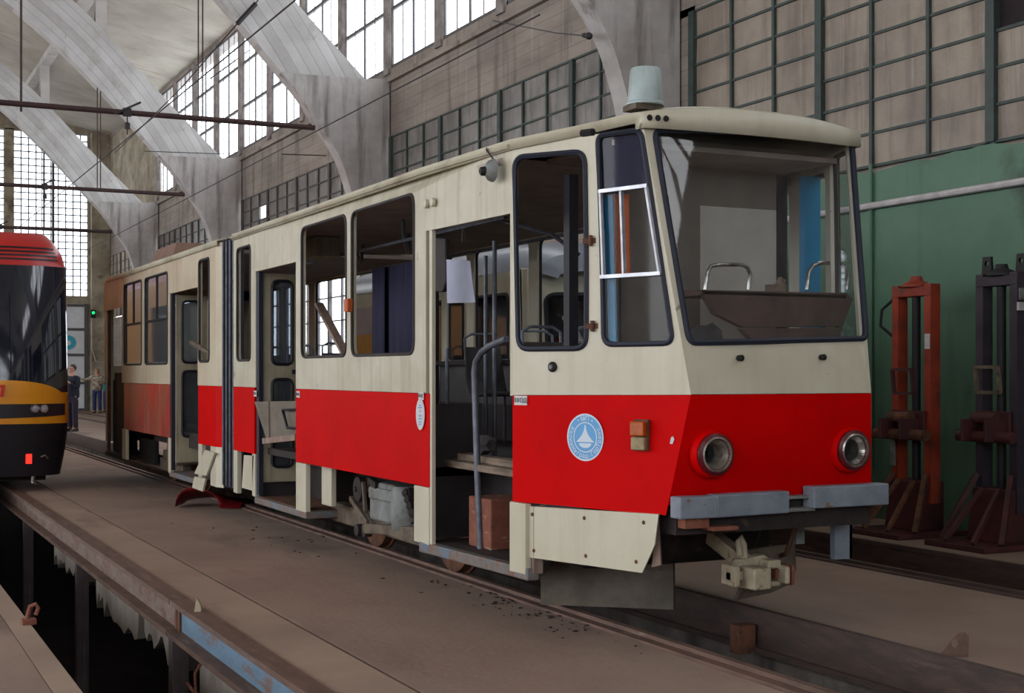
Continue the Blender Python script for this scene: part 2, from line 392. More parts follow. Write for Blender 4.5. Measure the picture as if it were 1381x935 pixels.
        if bevel:
            b = o.modifiers.new('bevel', 'BEVEL'); b.width = bevel; b.segments = 2; b.limit_method = 'ANGLE'
        if subsurf:
            b = o.modifiers.new('sub', 'SUBSURF'); b.levels = b.render_levels = subsurf
        if label: o['label'] = label
        return o
def thing(name, label, cat, loc, group=None):
    o = bpy.data.objects.new(name, None); C.objects.link(o); o.location = loc; ORG[o.name] = Vector(loc)
    o.empty_display_size = .2
    return tag(o, label, cat, group)
def tag(o, label, cat, group=None, kind=None):
    o['label'] = label; o['category'] = cat
    if group: o['group'] = group
    if kind: o['kind'] = kind
    return o
def struct(o): o['kind'] = 'structure'; return o
def dup(root, loc, rz=None, label=None, group=None):
    r = root.copy(); C.objects.link(r); r.location = loc
    if rz is not None: r.rotation_euler = (0, 0, rz)
    if label: r['label'] = label
    if group: r['group'] = group
    for ch in list(root.children):
        c = ch.copy(); C.objects.link(c); c.parent = r
        for g in list(ch.children):
            d = g.copy(); C.objects.link(d); d.parent = c
    return r
def text_mesh(txt, size, M, name, m, parent, extr=.0008):
    cu = bpy.data.curves.new('t', 'FONT'); cu.body = txt; cu.size = size; cu.align_x = 'CENTER'; cu.align_y = 'CENTER'; cu.extrude = extr
    t = bpy.data.objects.new('t', cu); C.objects.link(t); bpy.context.view_layer.update()
    me = bpy.data.meshes.new_from_object(t.evaluated_get(bpy.context.evaluated_depsgraph_get()))
    bpy.data.objects.remove(t); bpy.data.curves.remove(cu)
    bm = bmesh.new(); bm.from_mesh(me); bpy.data.meshes.remove(me)
    bmesh.ops.transform(bm, matrix=M, verts=bm.verts)
    if name is None: return bm
    g = G(); g.bm.free(); g.bm = bm
    return g.to(name, m, parent, recalc=False)
# ================================================================== THE HALL
YA, YB = -16., 56.; XW = 9.6; XL = -16.6
RIBS = [-16., -6., 4.4, 14.8, 25.06, 36., 46.6]
def spline(pts, n=4):
    out = []
    for i in range(len(pts)-1):
        p0 = pts[max(i-1, 0)]; p1 = pts[i]; p2 = pts[i+1]; p3 = pts[min(i+2, len(pts)-1)]
        for k in range(n):
            t = k/n
            out.append(tuple(.5*((2*b)+(-a+c)*t+(2*a-5*b+4*c-d)*t*t+(-a+3*b-3*c+d)*t**3) for a, b, c, d in zip(p0, p1, p2, p3)))
    return out+[pts[-1]]
LOW = [(7.45, 7.12), (7.0, 7.6), (6.3, 8.35), (4.9, 9.7), (3.6, 10.7), (2., 11.55), (0, 12.3), (-3.5, 12.9)]
UPP = [(9.1, 7.15), (7.74, 8.45), (6.18, 10.05), (5.38, 10.8), (3.9, 11.9), (2., 12.9), (0, 13.6), (-3.5, 14.2)]
COL = [(9.0, 0.), (9.0, 3.), (8.97, 4.), (8.88, 4.7), (8.78, 5.1), (8.57, 5.65), (8.13, 6.28), (7.8, 6.74), (7.45, 7.12)]
ribpoly = spline(LOW)+spline(UPP)[::-1]
colpoly = spline(COL)+[(9.1, 7.15), (9.3, 7.18), (XW, 7.2), (XW, 0.)]
TK = .36
SIDE = ['front end of the hall behind the camera', 'bay behind the camera', 'level with the front of the red tram', 'at the first pillar behind the tram roof', 'second from the front', 'third from the front', 'deepest, by the far wall']
for i, y in enumerate(RIBS):
    for mir in (0, 1):
        f = (lambda x: -7-x) if mir else (lambda x: x)
        g = G(); g.sheet(ribpoly, [], lambda a, b: (f(a), y, b), (0, TK, 0))
        o = struct(g.to('arch_beam', 'rib_concrete')); o['label'] = 'pale board-marked concrete arch beam %s, %s half' % (SIDE[i], 'left' if mir else 'right')
        g = G(); g.sheet(colpoly, [], lambda a, b: (f(a), y, b), (0, TK, 0))
        o = struct(g.to('column', 'column_concrete')); o['label'] = 'grey stained concrete column under arch %s, %s side' % (SIDE[i], 'left' if mir else 'right')
# ---- ceiling
prof = [(XW+.4, 10.78), (6., 11.6), (2., 13.3), (-3.5, 14.5), (-9., 13.3), (-13., 11.6), (XL-.4, 10.78)]
g = G()
for (a, b) in zip(prof, prof[1:]):
    g.hexa([(a[0], YA, a[1]), (b[0], YA, b[1]), (b[0], YB, b[1]), (a[0], YB, a[1]), (a[0], YA, a[1]+.2), (b[0], YA, b[1]+.2), (b[0], YB, b[1]+.2), (a[0], YB, a[1]+.2)])
ceil = struct(g.to('ceiling', 'ceiling_slab')); ceil['label'] = 'pale rust-stained ceiling slab over the hall'
g = G(); g.box(5.85, 6.15, YA, YB, 11.42, 11.62); struct(g.to('ceiling_beam', 'post_concrete'))['label'] = 'long concrete beam under the ceiling carried on short posts'
g = G(); g.box(-13.15, -12.85, YA, YB, 11.42, 11.62); struct(g.to('ceiling_beam', 'post_concrete'))['label'] = 'long concrete beam under the left half of the ceiling'
for i, y in enumerate(RIBS[2:]):
    g = G(); g.box(5.86, 6.14, y+.04, y+.32, 10.1, 11.5); struct(g.to('ceiling_post', 'post_concrete'))['label'] = 'short concrete post between ceiling beam and arch %s' % SIDE[i+2]
# ---- right wall
g = G()
g.box(XW+.03, XW+.4, YA, YB, 6.0, 7.4)
g.box(XW-.06, XW+.03, 15.2, YB, 7.12, 7.2)
g.box(XW, XW+.4, YA, YB, 10.72, 11.)
g.box(XW+.03, XW+.4, 15.16, YB, 0, 1.6)
g.box(XW+.03, XW+.4, 15.16, 25.06, 1.6, 3.64); g.box(XW+.03, XW+.4, 36.3, YB, 1.6, 3.64)
g.box(XW+.03, XW+.4, YA, 4.8, 3.64, 6.08); g.box(XW+.03, XW+.4, YA, 4.4, 7.4, 8.9); g.box(XW+.03, XW+.4, YA, -9.5, 8.9, 10.72); g.box(XW+.03, XW+.4, 14.5, 15.22, 3., 6.1); g.box(XW+.06, XW+.36, YA, 15.2, 3.3, 3.72)  # unseen upper bays behind the camera walled up to shape the windscreen reflection
struct(g.to('wall_right', 'wall_concrete'))['label'] = 'grey board-marked concrete wall above the tram, water stained'
lower = G()
pts = [(14.8, 0), (14.8, 3.62)]
y = 14.8
while y > 4.6:
    y -= random.uniform(.12, .35); pts.append((y, 3.62+random.uniform(-.06, .03)))
pts += [(YA, 3.62), (YA, 0)]
lower.sheet(pts, [], lambda a, b: (XW, a, b), (.3, 0, 0))
struct(lower.to('wall_right_lower', 'green_paint'))['label'] = 'green painted lower wall behind the lifting jacks'
g = G()
for i, y in enumerate(RIBS+[YB]):
    if i == 0: continue
    y0 = RIBS[i-1]
    for k in range(4 if i < len(RIBS) else 1):
        yc = y0+(y-y0)*k/4
        g.box(XW-.02, XW+.1, yc+.02, yc+.3, 7.3, 10.8)
struct(g.to('trim_1', 'white_post'))['label'] = 'concrete posts between the tall upper windows'
# ---- windows
WN = [0]
def window(frame_bars, panes, fm, pm, label):
    WN[0] += 1
    f = G()
    for b in frame_bars: f.box(*b)
    o = struct(f.to('window_%d' % WN[0], fm)); o['label'] = label
    p = G()
    for q in panes: p.face(q)
    p.to('pane', pm, o, recalc=False)
    return o
BAY = ['at the camera', 'beside the camera', 'beside the tram front', 'behind the tram', 'between the second and third arches', 'between the third and fourth arches', 'next to the far wall']
nth = ['first', 'second', 'third', 'fourth']
for i in range(2, len(RIBS)-1):
    y0 = RIBS[i]; y1 = (RIBS+[YB])[i+1]
    for k in range(4):
        a = y0+(y1-y0)*k/4+.34; b = y0+(y1-y0)*(k+1)/4-.02; x = XW+.05; z0, z1 = 7.4, 10.74; t = .035
        bars = [(x-.02, x+.02, a, b, z0, z0+.06), (x-.02, x+.02, a, b, z1-.06, z1), (x-.02, x+.02, a, a+.05, z0, z1), (x-.02, x+.02, b-.05, b, z0, z1)]
        m = (a+b)/2
        bars.append((x-.015, x+.02, m-.03, m+.03, z0, z1))
        for q in ((a+m)/2, (b+m)/2): bars.append((x-.008, x+.01, q-.012, q+.012, z0, z1))
        for z in (8.55, 9.7): bars.append((x-.025, x+.035, a, b, z-.03, z+.03))
        window(bars, [[(x, a, z0), (x, b, z0), (x, b, z1), (x, a, z1)]], 'mullion_grey', 'glass_sky', 'tall bright upper window, %s from the front of the bay %s' % (nth[k], BAY[i]))
def gridwin(ya, yb, z0, z1, dy, dz, thick0, fm, pm, label, x=XW+.02, skip=None, clear=None):
    bars = []; panes = []; n = round((yb-ya)/dy); mz = round((z1-z0)/dz); holes = []
    for i in range(n+1):
        w = .055 if (i-thick0) % 3 == 0 else .022
        bars.append((x-.05 if w > .03 else x-.03, x+.03, yb-i*dy-w, yb-i*dy+w, z0, z1))
    for j in range(mz+1): bars.append((x-.02, x+.025, yb-n*dy, yb, z0+j*dz-.014, z0+j*dz+.014))
    for i in range(n):
        for j in range(mz):
            a, b = yb-(i+1)*dy, yb-i*dy; c, d = z0+j*dz, z0+(j+1)*dz
            q = [(x+random.uniform(0, .012), a, c), (x+random.uniform(0, .012), b, c), (x+random.uniform(0, .012), b, d), (x+random.uniform(0, .012), a, d)]
            if skip and (i, j) in skip: continue
            (holes if clear and (i, j) in clear else panes).append(q)
    o = window(bars, panes, fm, pm, label)
    if holes:
        g = G()
        for q in holes: g.face(q)
        g.to('clear_pane', 'glass_sky', o, recalc=False, label='newer clear pane')
    return o
o = gridwin(4.55, 14.51, 3.64, 6.02, .83, .34, 0, 'mullion_green', 'pane_dirty', 'wide brown dirty many-paned window above the green wall', skip={(6, 3)})
g = G(); g.box(XW+.05, XW+.3, 8.68, 9.5, 4.64, 5.02); g.to('dark_gap', 'pit_dark', o)  # dark box stands in for the darkness behind the missing pane
g = G(); g.box(XW+.03, XW+.05, 8.66, 8.98, 4.66, 4.83); g.box(XW+.03, XW+.05, 8.66, 8.98, 4.85, 5.0); g.to('inner_pane', 'plaster_old', o)
gridwin(15.2, 24.99, 3.68, 6.06, .815, .34, 0, 'mullion_green', 'pane_dark', 'long grey many-paned window behind the tram roof')
gridwin(25.5, 35.9, 3.68, 6.06, .8, .34, 0, 'mullion_grey', 'pane_dark', 'grey many-paned window in the bay after the second arch', clear={(2, 5)})
gridwin(25.5, 35.9, 1.6, 3.64, .8, .51, 0, 'mullion_grey', 'glass_sky', 'bright lower window seen through the tram windows')
gridwin(36.4, 46.5, 3.68, 6.06, .8, .34, 0, 'mullion_grey', 'pane_dark', 'grey many-paned window beside the third arch')
gridwin(47.0, 55.8, 3.68, 6.06, .8, .34, 0, 'mullion_grey', 'plaster_old', 'blocked pale window nearest the far wall')
# ---- far wall
g = G()
for b in ((XL, 1.2, 0, 12), (1.2, 2.8, 10.85, 14), (2.8, 9.9, 10.85, 12.6), (5.72, 6.06, 4.2, 10.9), (8.82, 9.9, 0, 10.9), (1.2, 8.82, 4.2, 4.5), (1.2, 6.6, 0, 4.2), (1.2, 2.6, 4.4, 10.9)):
    g.box(b[0], b[1], YB, YB+.4, b[2], b[3])
g.box(8.9, XW, YB-.35, YB, 0, 10.9); g.box(XW+.02, XW+.3, 46.96, YB, 7.2, 10.8)
struct(g.to('wall_back', 'plaster_old'))['label'] = 'worn plaster far wall around the glass block windows'
def blocks(x0, x1, z0, z1, label):
    bars = []
    n = round((x1-x0)/.27)
    for i in range(n+1):
        x = x0+(x1-x0)*i/n; bars.append((x-.016, x+.016, YB+.08, YB+.2, z0, z1))
    m = round((z1-z0)/.27)
    for j in range(m+1):
        z = z0+(z1-z0)*j/m; bars.append((x0, x1, YB+.08, YB+.2, z-.016, z+.016))
    if x1-x0 > 2.5: bars.append((x0+1.42, x0+1.5, YB+.04, YB+.2, z0, z1))
    window(bars, [[(x0, YB+.14, z0), (x1, YB+.14, z0), (x1, YB+.14, z1), (x0, YB+.14, z1)]], 'mullion_grey', 'glass_block', label)
blocks(6.06, 8.82, 4.5, 10.85, 'tall glass block window right of its pair in the far wall')
blocks(2.6, 5.72, 4.5, 10.85, 'tall glass block window left of its pair in the far wall')
g = G()
for x in (6.62, 7.68, 8.74): g.box(x-.07, x+.07, YB-.06, YB+.1, 0, 4.2)
for z in (.06, 1.1, 2.2, 3.2, 4.14): g.box(6.6, 8.82, YB-.05, YB+.1, z-.05, z+.05)
d = struct(g.to('door_1', 'mullion_grey')); d['label'] = 'tall white gate in the far wall behind the standing man'
g = G(); g.box(6.6, 8.82, YB, YB+.06, 0, 4.2); g.to('door_panel', 'gate_white', d)
p = onY(YB-.02, 92, 462); g = G(); g.lathe([(.28, 0), (.28, .012)], p, (0, -1, 0), 24); g.to('round_sticker', 'sticker_blue', d)
g = G(); g.lathe([(.1, .014), (.1, .018)], p+Vector((0, 0, -.02)), (0, -1, 0), 12); g.to('round_sticker', 'gate_white', d)
# ---- left wall and front wall: posts and big openings letting daylight in
g = G(); g.box(XL-.4, XL, YA, YB, 0, 1.4); g.box(XL-.4, XL, YA, YB, 10.4, 11.2)
y = YA
while y < YB:
    g.box(XL-.4, XL, y, y+.6, 1.4, 10.4); y += 3.5
struct(g.to('wall_left', 'wall_concrete'))['label'] = 'windowed left wall of the hall outside the photograph'
g = G()
FH = [rect(-15.5, -10.2, 4.5, 9.), rect(-9.4, -4.2, 4.5, 10.5), rect(-2.8, 2.4, 4.5, 10.5), rect(3.6, 8.6, 4.5, 9.)]  # unseen openings, raised and reduced to darken the tram front
g.sheet([(XL, 0), (10, 0), (10, 11), (6, 11.8), (2, 13.4), (-3.5, 14.6), (-9, 13.4), (-13, 11.8), (XL, 11)], FH, lambda a, b: (a, YA-.3, b), (0, .3, 0))
struct(g.to('wall_front', 'wall_concrete'))['label'] = 'unseen hall end wall behind the camera, high window openings shaped for the light'
for i, h in enumerate(FH):
    x0, x1 = h[0][0], h[1][0]; z0, z1 = h[0][1], h[2][1]; bars = []
    for k in range(5): bars.append((x0+(x1-x0)*k/4-.05, x0+(x1-x0)*k/4+.05, YA-.2, YA-.1, z0, z1))
    for k in range(5): bars.append((x0, x1, YA-.2, YA-.1, z0+(z1-z0)*k/4-.05, z0+(z1-z0)*k/4+.05))
    window(bars, [[(x0, YA-.15, z0), (x1, YA-.15, z0), (x1, YA-.15, z1), (x0, YA-.15, z1)]], 'mullion_grey', 'glass_sky', 'large window in the end wall behind the camera, number %d' % (i+1))
# ---- floors and pits
def slab(name, x0, x1, m, label, z0=-.22, y0=YA, y1=YB):
    g = G(); g.box(x0, x1, y0, y1, z0, 0.); o = struct(g.to(name, m)); o['label'] = label; return o
PE = 44.
slab('floor', XL, .9, 'floor_dust', 'dusty concrete floor left of the open pit')
slab('floor_edge', .905, 1.03, 'floor_edge', 'narrow concrete kerb along the left edge of the open pit')
slab('floor', 2.08, 2.44, 'floor_edge', 'long smooth strip of floor beside the open pit rail')
g = G(); g.box(2.472, 4.0, YA, YB, -.22, -.004)
struct(g.to('floor', 'floor_dust'))['label'] = 'brown dusty floor between the open pit and the red tram'
slab('floor', 5.22, 7.04, 'floor_dust', 'dusty floor on the far side of the red tram')
slab('floor', 8.2, XW, 'floor_dust', 'floor under the lifting jacks along the green wall')
slab('floor', 1.03, 2.08, 'floor_dust', 'floor past the end of the left pit', y0=PE)
slab('floor', 4.0, 5.22, 'floor_dust', 'floor past the end of the middle pit', y0=PE)
slab('floor', 7.04, 8.2, 'floor_dust', 'floor past the end of the right pit', y0=PE)
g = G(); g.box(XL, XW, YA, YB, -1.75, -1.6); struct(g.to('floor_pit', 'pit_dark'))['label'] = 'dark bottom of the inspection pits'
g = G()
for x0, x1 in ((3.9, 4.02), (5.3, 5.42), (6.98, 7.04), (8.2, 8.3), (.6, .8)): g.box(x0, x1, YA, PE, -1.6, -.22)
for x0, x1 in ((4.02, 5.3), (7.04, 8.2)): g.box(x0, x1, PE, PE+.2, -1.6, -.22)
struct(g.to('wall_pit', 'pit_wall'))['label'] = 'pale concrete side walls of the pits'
# ---- rails on their beams
def rail(x, side, name, m, label, y0=YA, y1=YB-.5):
    """side = -1: pit lies to the left of the rail, +1: to the right"""
    g = G()
    s = side
    a, b = sorted((x, x-s*.1)); g.box(a, b, y0, y1, -.2, .012)                # beam with rail flange
    a, b = sorted((x+s*.012, x-s*.035)); g.box(a, b, y0, y1, .0, .035)       # rail head
    r = g.to(name, m); tag(r, label, 'rail')
    g = G(); a, b = sorted((x+s*.03, x-s*.1)); g.box(a, b, y0, y1, -.235, -.2); g.to('flange', m, r)
    return r
def channel(y0, y1, m, label):
    g = G(); g.box(1.95, 2.075, y0, y1, -.022, .012); r = tag(g.to('crane_rail', 'rail_steel'), label, 'rail')
    g = G(); g.box(2.015, 2.04, y0, y1, -.19, -.022); g.to('web', m, r)
    g = G(); g.box(1.93, 2.04, y0, y1, -.225, -.19); g.to('flange', 'rail_steel', r)
    g = G(); g.box(2.0, 2.015, y0, y0+.06, -.19, -.022); g.box(2.0, 2.015, y1-.06, y1, -.19, -.022); g.to('joint_plate', 'rust', r)
channel(YA, 9.1, 'rail_worn_blue', 'near length of the open pit rail, with flaking blue paint'); channel(9.12, YB-.5, 'rail_grey_rust', 'far length of the open pit rail, grey and rusty without blue')
rail(4.11, 1, 'tram_rail', 'rail_steel', 'rusty rail under the near side of the red tram')
rail(5.13, -1, 'tram_rail', 'rail_dark', 'brown steel rail beam under the far side of the red tram')
rail(7.14, 1, 'tram_rail', 'rail_dark', 'rusty rail of the empty right track, nearer of the two')
rail(8.1, -1, 'tram_rail', 'rail_dark', 'rusty rail of the empty right track, closest to the jacks')
rail(1.03, 1, 'tram_rail', 'rail_steel', 'rail on the left edge of the open pit under the yellow tram', 17., YB-.5)
for i, (yp, l) in enumerate(((5.3, 'nearest the camera'), (9.1, 'below the join in the blue paint'), (13.1, 'second from the blue paint join'), (17.1, 'beside the yellow tram'), (21.1, 'under the yellow tram'))):
    g = G(); g.box(1.955, 1.985, yp-.06, yp+.06, -1.6, -.235); g.box(1.985, 2.06, yp-.06, yp-.045, -1.6, -.235); g.box(1.985, 2.06, yp+.045, yp+.06, -1.6, -.235)
    tag(g.to('steel_post', 'post_steel'), 'grey channel steel post in the open pit, %s' % l, 'post', 'posts under the pit rail')
def ragged(y0, y1, x, z0, label, amp=.2, base=.22):
    pts = [(y0, z0), (y1, z0)]; y = y1
    while y > y0+.05:
        pts.append((y, z0-base-random.uniform(0, amp))); y -= random.uniform(.04, .16)
    pts.append((y0, z0-.05))
    g = G(); g.sheet(pts, [], lambda a, b: (x, a, b), (.14, 0, 0)); return tag(g.to('broken_concrete', 'concrete_broken'), label, 'concrete')
ragged(13.4, 15.6, 2.1, -.235, 'ragged pale concrete edge hanging in the pit near the yellow tram', .15, .2)
ragged(10.9, 12.9, 2.1, -.235, 'ragged pale concrete edge hanging behind the second pit post')
ragged(9.3, 10.7, 2.1, -.235, 'ragged pale concrete edge hanging before the post at the paint join', .22, .14)
ragged(7.9, 8.9, 2.1, -.235, 'cracked pale concrete lump under the blue painted rail', .12, .4)
ragged(7.0, 7.8, 2.1, -.235, 'pale concrete chunk beside the hanging rusty bar', .25, .5)
g = G(); q = onX(2.0, 258, 930); g.tube([q+Vector((0, .1, .02)), q, q+Vector((0, -.2, .0)), q+Vector((.02, -.3, -.05))], .012, 6)
g.tube([q+Vector((0, -.12, .0)), q+Vector((.0, -.1, .12)), q+Vector((.08, -.1, .25))], .01, 6)
tag(g.to('bent_rebar', 'rust_red'), 'bent rusty reinforcing bar sticking out below the rail', 'rebar')
# ---- overhead rods and wires
for i, y in enumerate(RIBS[4:]):
    l = ['nearest', 'middle', 'far'][i]; yy = y+.1
    t = thing('tie_rod', '%s horizontal steel tie rod across the hall with hangers' % l, 'rod', (2., yy, 6.15), 'tie rods under the arches')
    g = G(); g.tube([(-15, yy, 6.15), (8.12, yy, 6.15)], .05, 10); g.to('rod', 'rod_rust', t, smooth=True)
    g = G(); g.tube([(2.84, yy, 6.02), (2.84, yy, 11.15)], .022, 6); g.to('hanger', 'rod_rust', t)
    for dx in (-.04, .04):
        g = G(); g.tube([(5.95+dx, yy, 6.15), (5.95+dx, yy, 8.75)], .014, 6); g.to('hanger', 'rod_rust', t)
    g = G(); g.box(4.56, 4.7, yy-.08, yy+.02, 6.08, 6.22); g.bar((4.4, yy-.08, 6.1), (4.86, yy-.08, 6.34), .035); g.to('clamp', 'wire', t)
    g = G(); g.tube([(4.63, yy-.05, 6.12), (4.63, yy-.05, 5.75)], .012, 6); g.lathe([(.05, 0), (.05, .1), (.02, .12)], (4.63, yy-.05, 5.85), n=8); g.to('insulator', 'wire', t)
def wire(pts, label, r=.011, name='overhead_wire'):
    g = G(); g.tube(pts, r, 5); return tag(g.to(name, 'wire'), label, 'wire', 'overhead wires')
wire([(4.63, 9., 5.72), (4.63, 25.1, 5.68), (4.63, 36., 5.66), (4.63, 46.6, 5.66), (4.63, 55.6, 5.7)], 'long overhead contact wire running above the red tram')
wire([(7.65, 14.9, 5.85), (7.65, 25., 5.8), (7.65, 36., 5.75), (7.65, 55.6, 5.7)], 'overhead contact wire passing low in front of the right wall')
p0 = onY(14.75, 797, 49); p1 = onX(XW-.03, 665, 28)
w = wire([p0, (p0*.7+p1*.3)+Vector((0, 0, -.03)), p1], 'short span wire fixed to the nearest arch by a turnbuckle', .009)
g = G()
d = (p1-p0).normalized()
g.lathe([(.012, 0), (.045, .03), (.045, .08), (.015, .12), (.015, .2), (.03, .22), (.03, .3), (.012, .33)], p0+d*.05, d, 10); g.to('turnbuckle', 'wire', w)
for (a, b, Y, l) in (((195, 204), (310, 208), 36.0, 'thin cross wire above the rods near the second column'), ((380, 208), (440, 210), 25.0, 'short barbed cross wire at the second column')):
    wire([onY(Y, *a), onY(Y, *b)], l, .01)
a = onY(24.9, 345, 5); b = onY(24.9, 320, 32)
g = G(); g.tube([a, b], .05, 6); tag(g.to('cable_connector', 'wire'), 'black wrapped connector on the wire before the big arch', 'connector')
wire([a, onY(20.5, 370, -40)], 'sloping wire above the wrapped black connector', .012)
wire([b, onY(26.5, 245, 118), onY(30, 205, 158), onY(35.9, 155, 206)], 'sagging wire between the wrapped connector and the second arch', .012)
wire([onY(46.55, 40, 309), onY(46.55, 150, 311)], 'cross wire low before the far glass blocks', .015)
wire([onY(36.8, 284, 106), onY(36.8, 336, 68)], 'short branch wire with spikes before the bright upper windows', .02)
# ---- wall fittings
g = G(); g.tube([(XW-.05, 4., 3.22), (XW-.05, 14.7, 3.22)], .035, 8); tag(g.to('conduit_pipe', 'conduit_white', smooth=True), 'long white horizontal pipe on the green wall', 'pipe')
g = G(); g.tube([(XW-.03, 11.16, 3.65), (XW-.03, 11.16, .5)], .02, 6); tag(g.to('drain_pipe', 'green_paint'), 'thin vertical pipe down the green wall behind the tram', 'pipe')
p = onX(9.3, 126, 422) if False else onY(55.5, 126, 422)
t = thing('signal_lamp', 'small signal lamp glowing green beside the far gate', 'lamp', p)
g = G(); g.box(p.x-.09, p.x+.09, p.y, p.y+.1, p.z-.2, p.z+.12); g.to('housing', 'black', t, bevel=.02)
g = G(); g.lathe([(.058, 0), (.05, .03), (.03, .05)], p, (0, -1, 0), 14); g.to('lens', 'signal_green', t, smooth=True)
g = G(); g.tube([p+Vector((-.05, .05, -.2)), p+Vector((-.05, .05, -1.4)), p+Vector((.1, .05, -1.9)), p+Vector((.5, .05, -1.95))], .02, 6); g.to('cable', 'conduit_white', t)
# ================================================================== THE RED AND CREAM TRAM
TC = 4.63
tram = thing('articulated_tram', 'old red and cream articulated tram standing over the middle pit with open doorways', 'tram', (TC, 12., 0.))
YC = 7.28
def XS(Y): return 3.5+.06*max(0., 8.5-Y)/(8.5-YC)
def side(Y, z): return Vector((XS(Y), Y, z))
def fz(z):
    if z < 1.385:
        t = (z-.745)/(1.385-.745); return .693+(.604-.693)*t, 6.204+(6.10-6.204)*t
    t = (z-1.385)/(2.83-1.385); return .604+(.716-.604)*t, 6.10+(6.39-6.10)*t
def cab(u, z):
    w, yf = fz(z); return Vector((3.56+u*(TC-w-3.56), YC+u*(yf-YC), z))
def front(v, z):
    w, yf = fz(z); return Vector((TC+v*w, yf-.045*(1-v*v), z))
def mr(fn): return lambda a, b: Vector((2*TC-fn(a, b).x, fn(a, b).y, fn(a, b).z))
def part(g, n, m, p=tram, **k): return g.to(n, m, p, **k)
IN = (.035, 0, 0); INM = (-.035, 0, 0); INC = (.025, .03, 0); INCM = (-.025, .03, 0)
def seal(fn, pts, n='window_seal', m='rubber', r=.02, p=tram):
    g = G(); g.tube([fn(*q) for q in pts], r, 6, True); return part(g, n, m, p, smooth=True)
def pane(fn, pts, off, m, n='window_pane', p=tram, grid=None):
    g = G(); g.sheet(pts, [], lambda a, b: fn(a, b)+Vector(off), None, grid); return part(g, n, m, p, recalc=False, smooth=True)
def dens(poly, n=6):
    out = []
    for i in range(len(poly)):
        a = Vector(poly[i]); b = Vector(poly[(i+1) % len(poly)])
        k = n if (b-a).length > .25 else 1
        for j in range(k): out.append(tuple(a+(b-a)*j/k))
    return out
# ---- front car, near side
W3 = rp([(9.93, 1.63), (8.67, 1.63), (8.67, 2.715), (9.93, 2.715)], .09)
W4 = rp([(11.19, 1.63), (10.06, 1.63), (10.06, 2.715), (11.19, 2.715)], .09)
WA = rp([(13.28, 1.62), (12.79, 1.62), (12.79, 2.71), (13.28, 2.71)], .07)
outer = [(13.42, 1.365), (13.42, 2.84), (YC, 2.84), (YC, 1.365), (7.31, 1.365), (7.31, 2.44), (8.47, 2.44), (8.47, 1.365), (11.36, 1.365), (11.36, 2.445), (12.62, 2.445), (12.62, 1.365)]
g = G(); g.sheet(outer, [W3, W4, WA], side, IN); part(g, 'side_panel', 'cream_rough')
for w in (W3, W4, WA): seal(side, w, r=.012, m='dark_inside')
g = G(); g.sheet(rect(8.42, 11.36, .745, 1.362), [], side, IN); part(g, 'red_panel', 'red')
g = G(); g.sheet(rect(12.66, 13.42, .74, 1.362), [], side, IN); part(g, 'red_panel', 'red')
g = G(); g.box(3.51, 3.535, 8.385, 8.43, .36, 2.44); part(g, 'door_post', 'cream')
g = G(); g.box(3.54, 3.56, 8.47, 8.52, .38, 2.44); part(g, 'door_post', 'cream_inside')
for y0, y1, z0, z1, x in ((8.42, 8.68, .36, .74, 3.5), (11.09, 11.36, .33, .74, 3.5), (10.72, 10.97, .41, .74, 3.6), (12.64, 12.74, .34, .74, 3.5), (13.28, 13.42, .32, .74, 3.5)):
    g = G(); g.sheet(rect(y0, y1, z0, z1), [], lambda a, b: Vector((x, a, b)), (.045, 0, 0)); part(g, 'skirt_panel', 'cream', bevel=.006)
g = G(); g.box(3.66, 3.72, 12.74, 13.28, .4, .8); part(g, 'underframe', 'grime')
pts = [onX(3.5, *q) for q in ((329, 614), (342, 615), (340, 662), (326, 658))]
g = G(); g.prism(pts, (.02, 0, 0)); part(g, 'hanging_skirt', 'cream')
# hinges, studs, speaker horn and round fittings on the side
for a in ((576, 275), (585, 273)):
    g = G(); g.lathe([(.03, 0), (.03, .02), (.015, .028)], onX(3.5, *a), (-1, 0, 0), 12); part(g, 'round_cap', 'cream', smooth=True)
c = onX(3.5, 665, 230); g = G(); g.lathe([(.07, 0), (.062, .025), (.03, .05)], c, (-1, 0, 0), 18); hn = part(g, 'horn', 'gear_grey', smooth=True)
g = G(); g.lathe([(.03, .04), (.026, .075), (.01, .085)], c, (-1, .3, -.1), 12); part(g, 'horn_mouth', 'black', hn, smooth=True)
g = G(); g.tube([c+Vector((0, 0, .07)), c+Vector((-.005, .08, .13)), c+Vector((.05, .2, .17))], .006, 5); part(g, 'horn_cable', 'wire', hn)
c = onX(3.49, 472, 412); g = G(); g.box(c.x-.035, c.x+.01, c.y-.04, c.y+.04, c.z-.05, c.z+.05); part(g, 'side_marker', 'orange_panel', bevel=.006)
def plate(fn, a, b, w, h, txt, size, nm='door_label', m='white_label'):
    P = fn(a, b); e = .01; ax = (fn(a+e, b)-P).normalized(); up = Vector((0, 0, 1)); n = ax.cross(up)
    if n.dot(Vector((-1, -1, 0))) < 0: ax = -ax; n = ax.cross(up)
    g = G(); P = P+n*.004
    g.prism([P+ax*x*w/2+up*y*h/2 for x, y in ((-1, -1), (1, -1), (1, 1), (-1, 1))], n*.003); o = part(g, nm, m)
    if txt:
        M = Matrix((ax, up, n)).transposed().to_4x4(); M.translation = P+n*.0078
        text_mesh(txt, size, M, 'lettering', 'ink', o)
    return o
u0, z0 = inv(cab, (692, 540), (.02, 1.35)); plate(cab, max(u0, .055), z0, .1, .055, 'ВХОД', .036)
for q in ((569, 534), (403, 532), (345, 531)):
    P = onX(3.5, *q); plate(side, P.y, P.z, .09, .055, 'ВХОД', .03)
P = onX(3.5, 568, 559); g = G(); g.prism([P+Vector((-.008, .075*math.cos(t*PI/14), .105*math.sin(t*PI/14))) for t in range(28)], (.004, 0, 0)); o = part(g, 'oval_sticker', 'white_label')
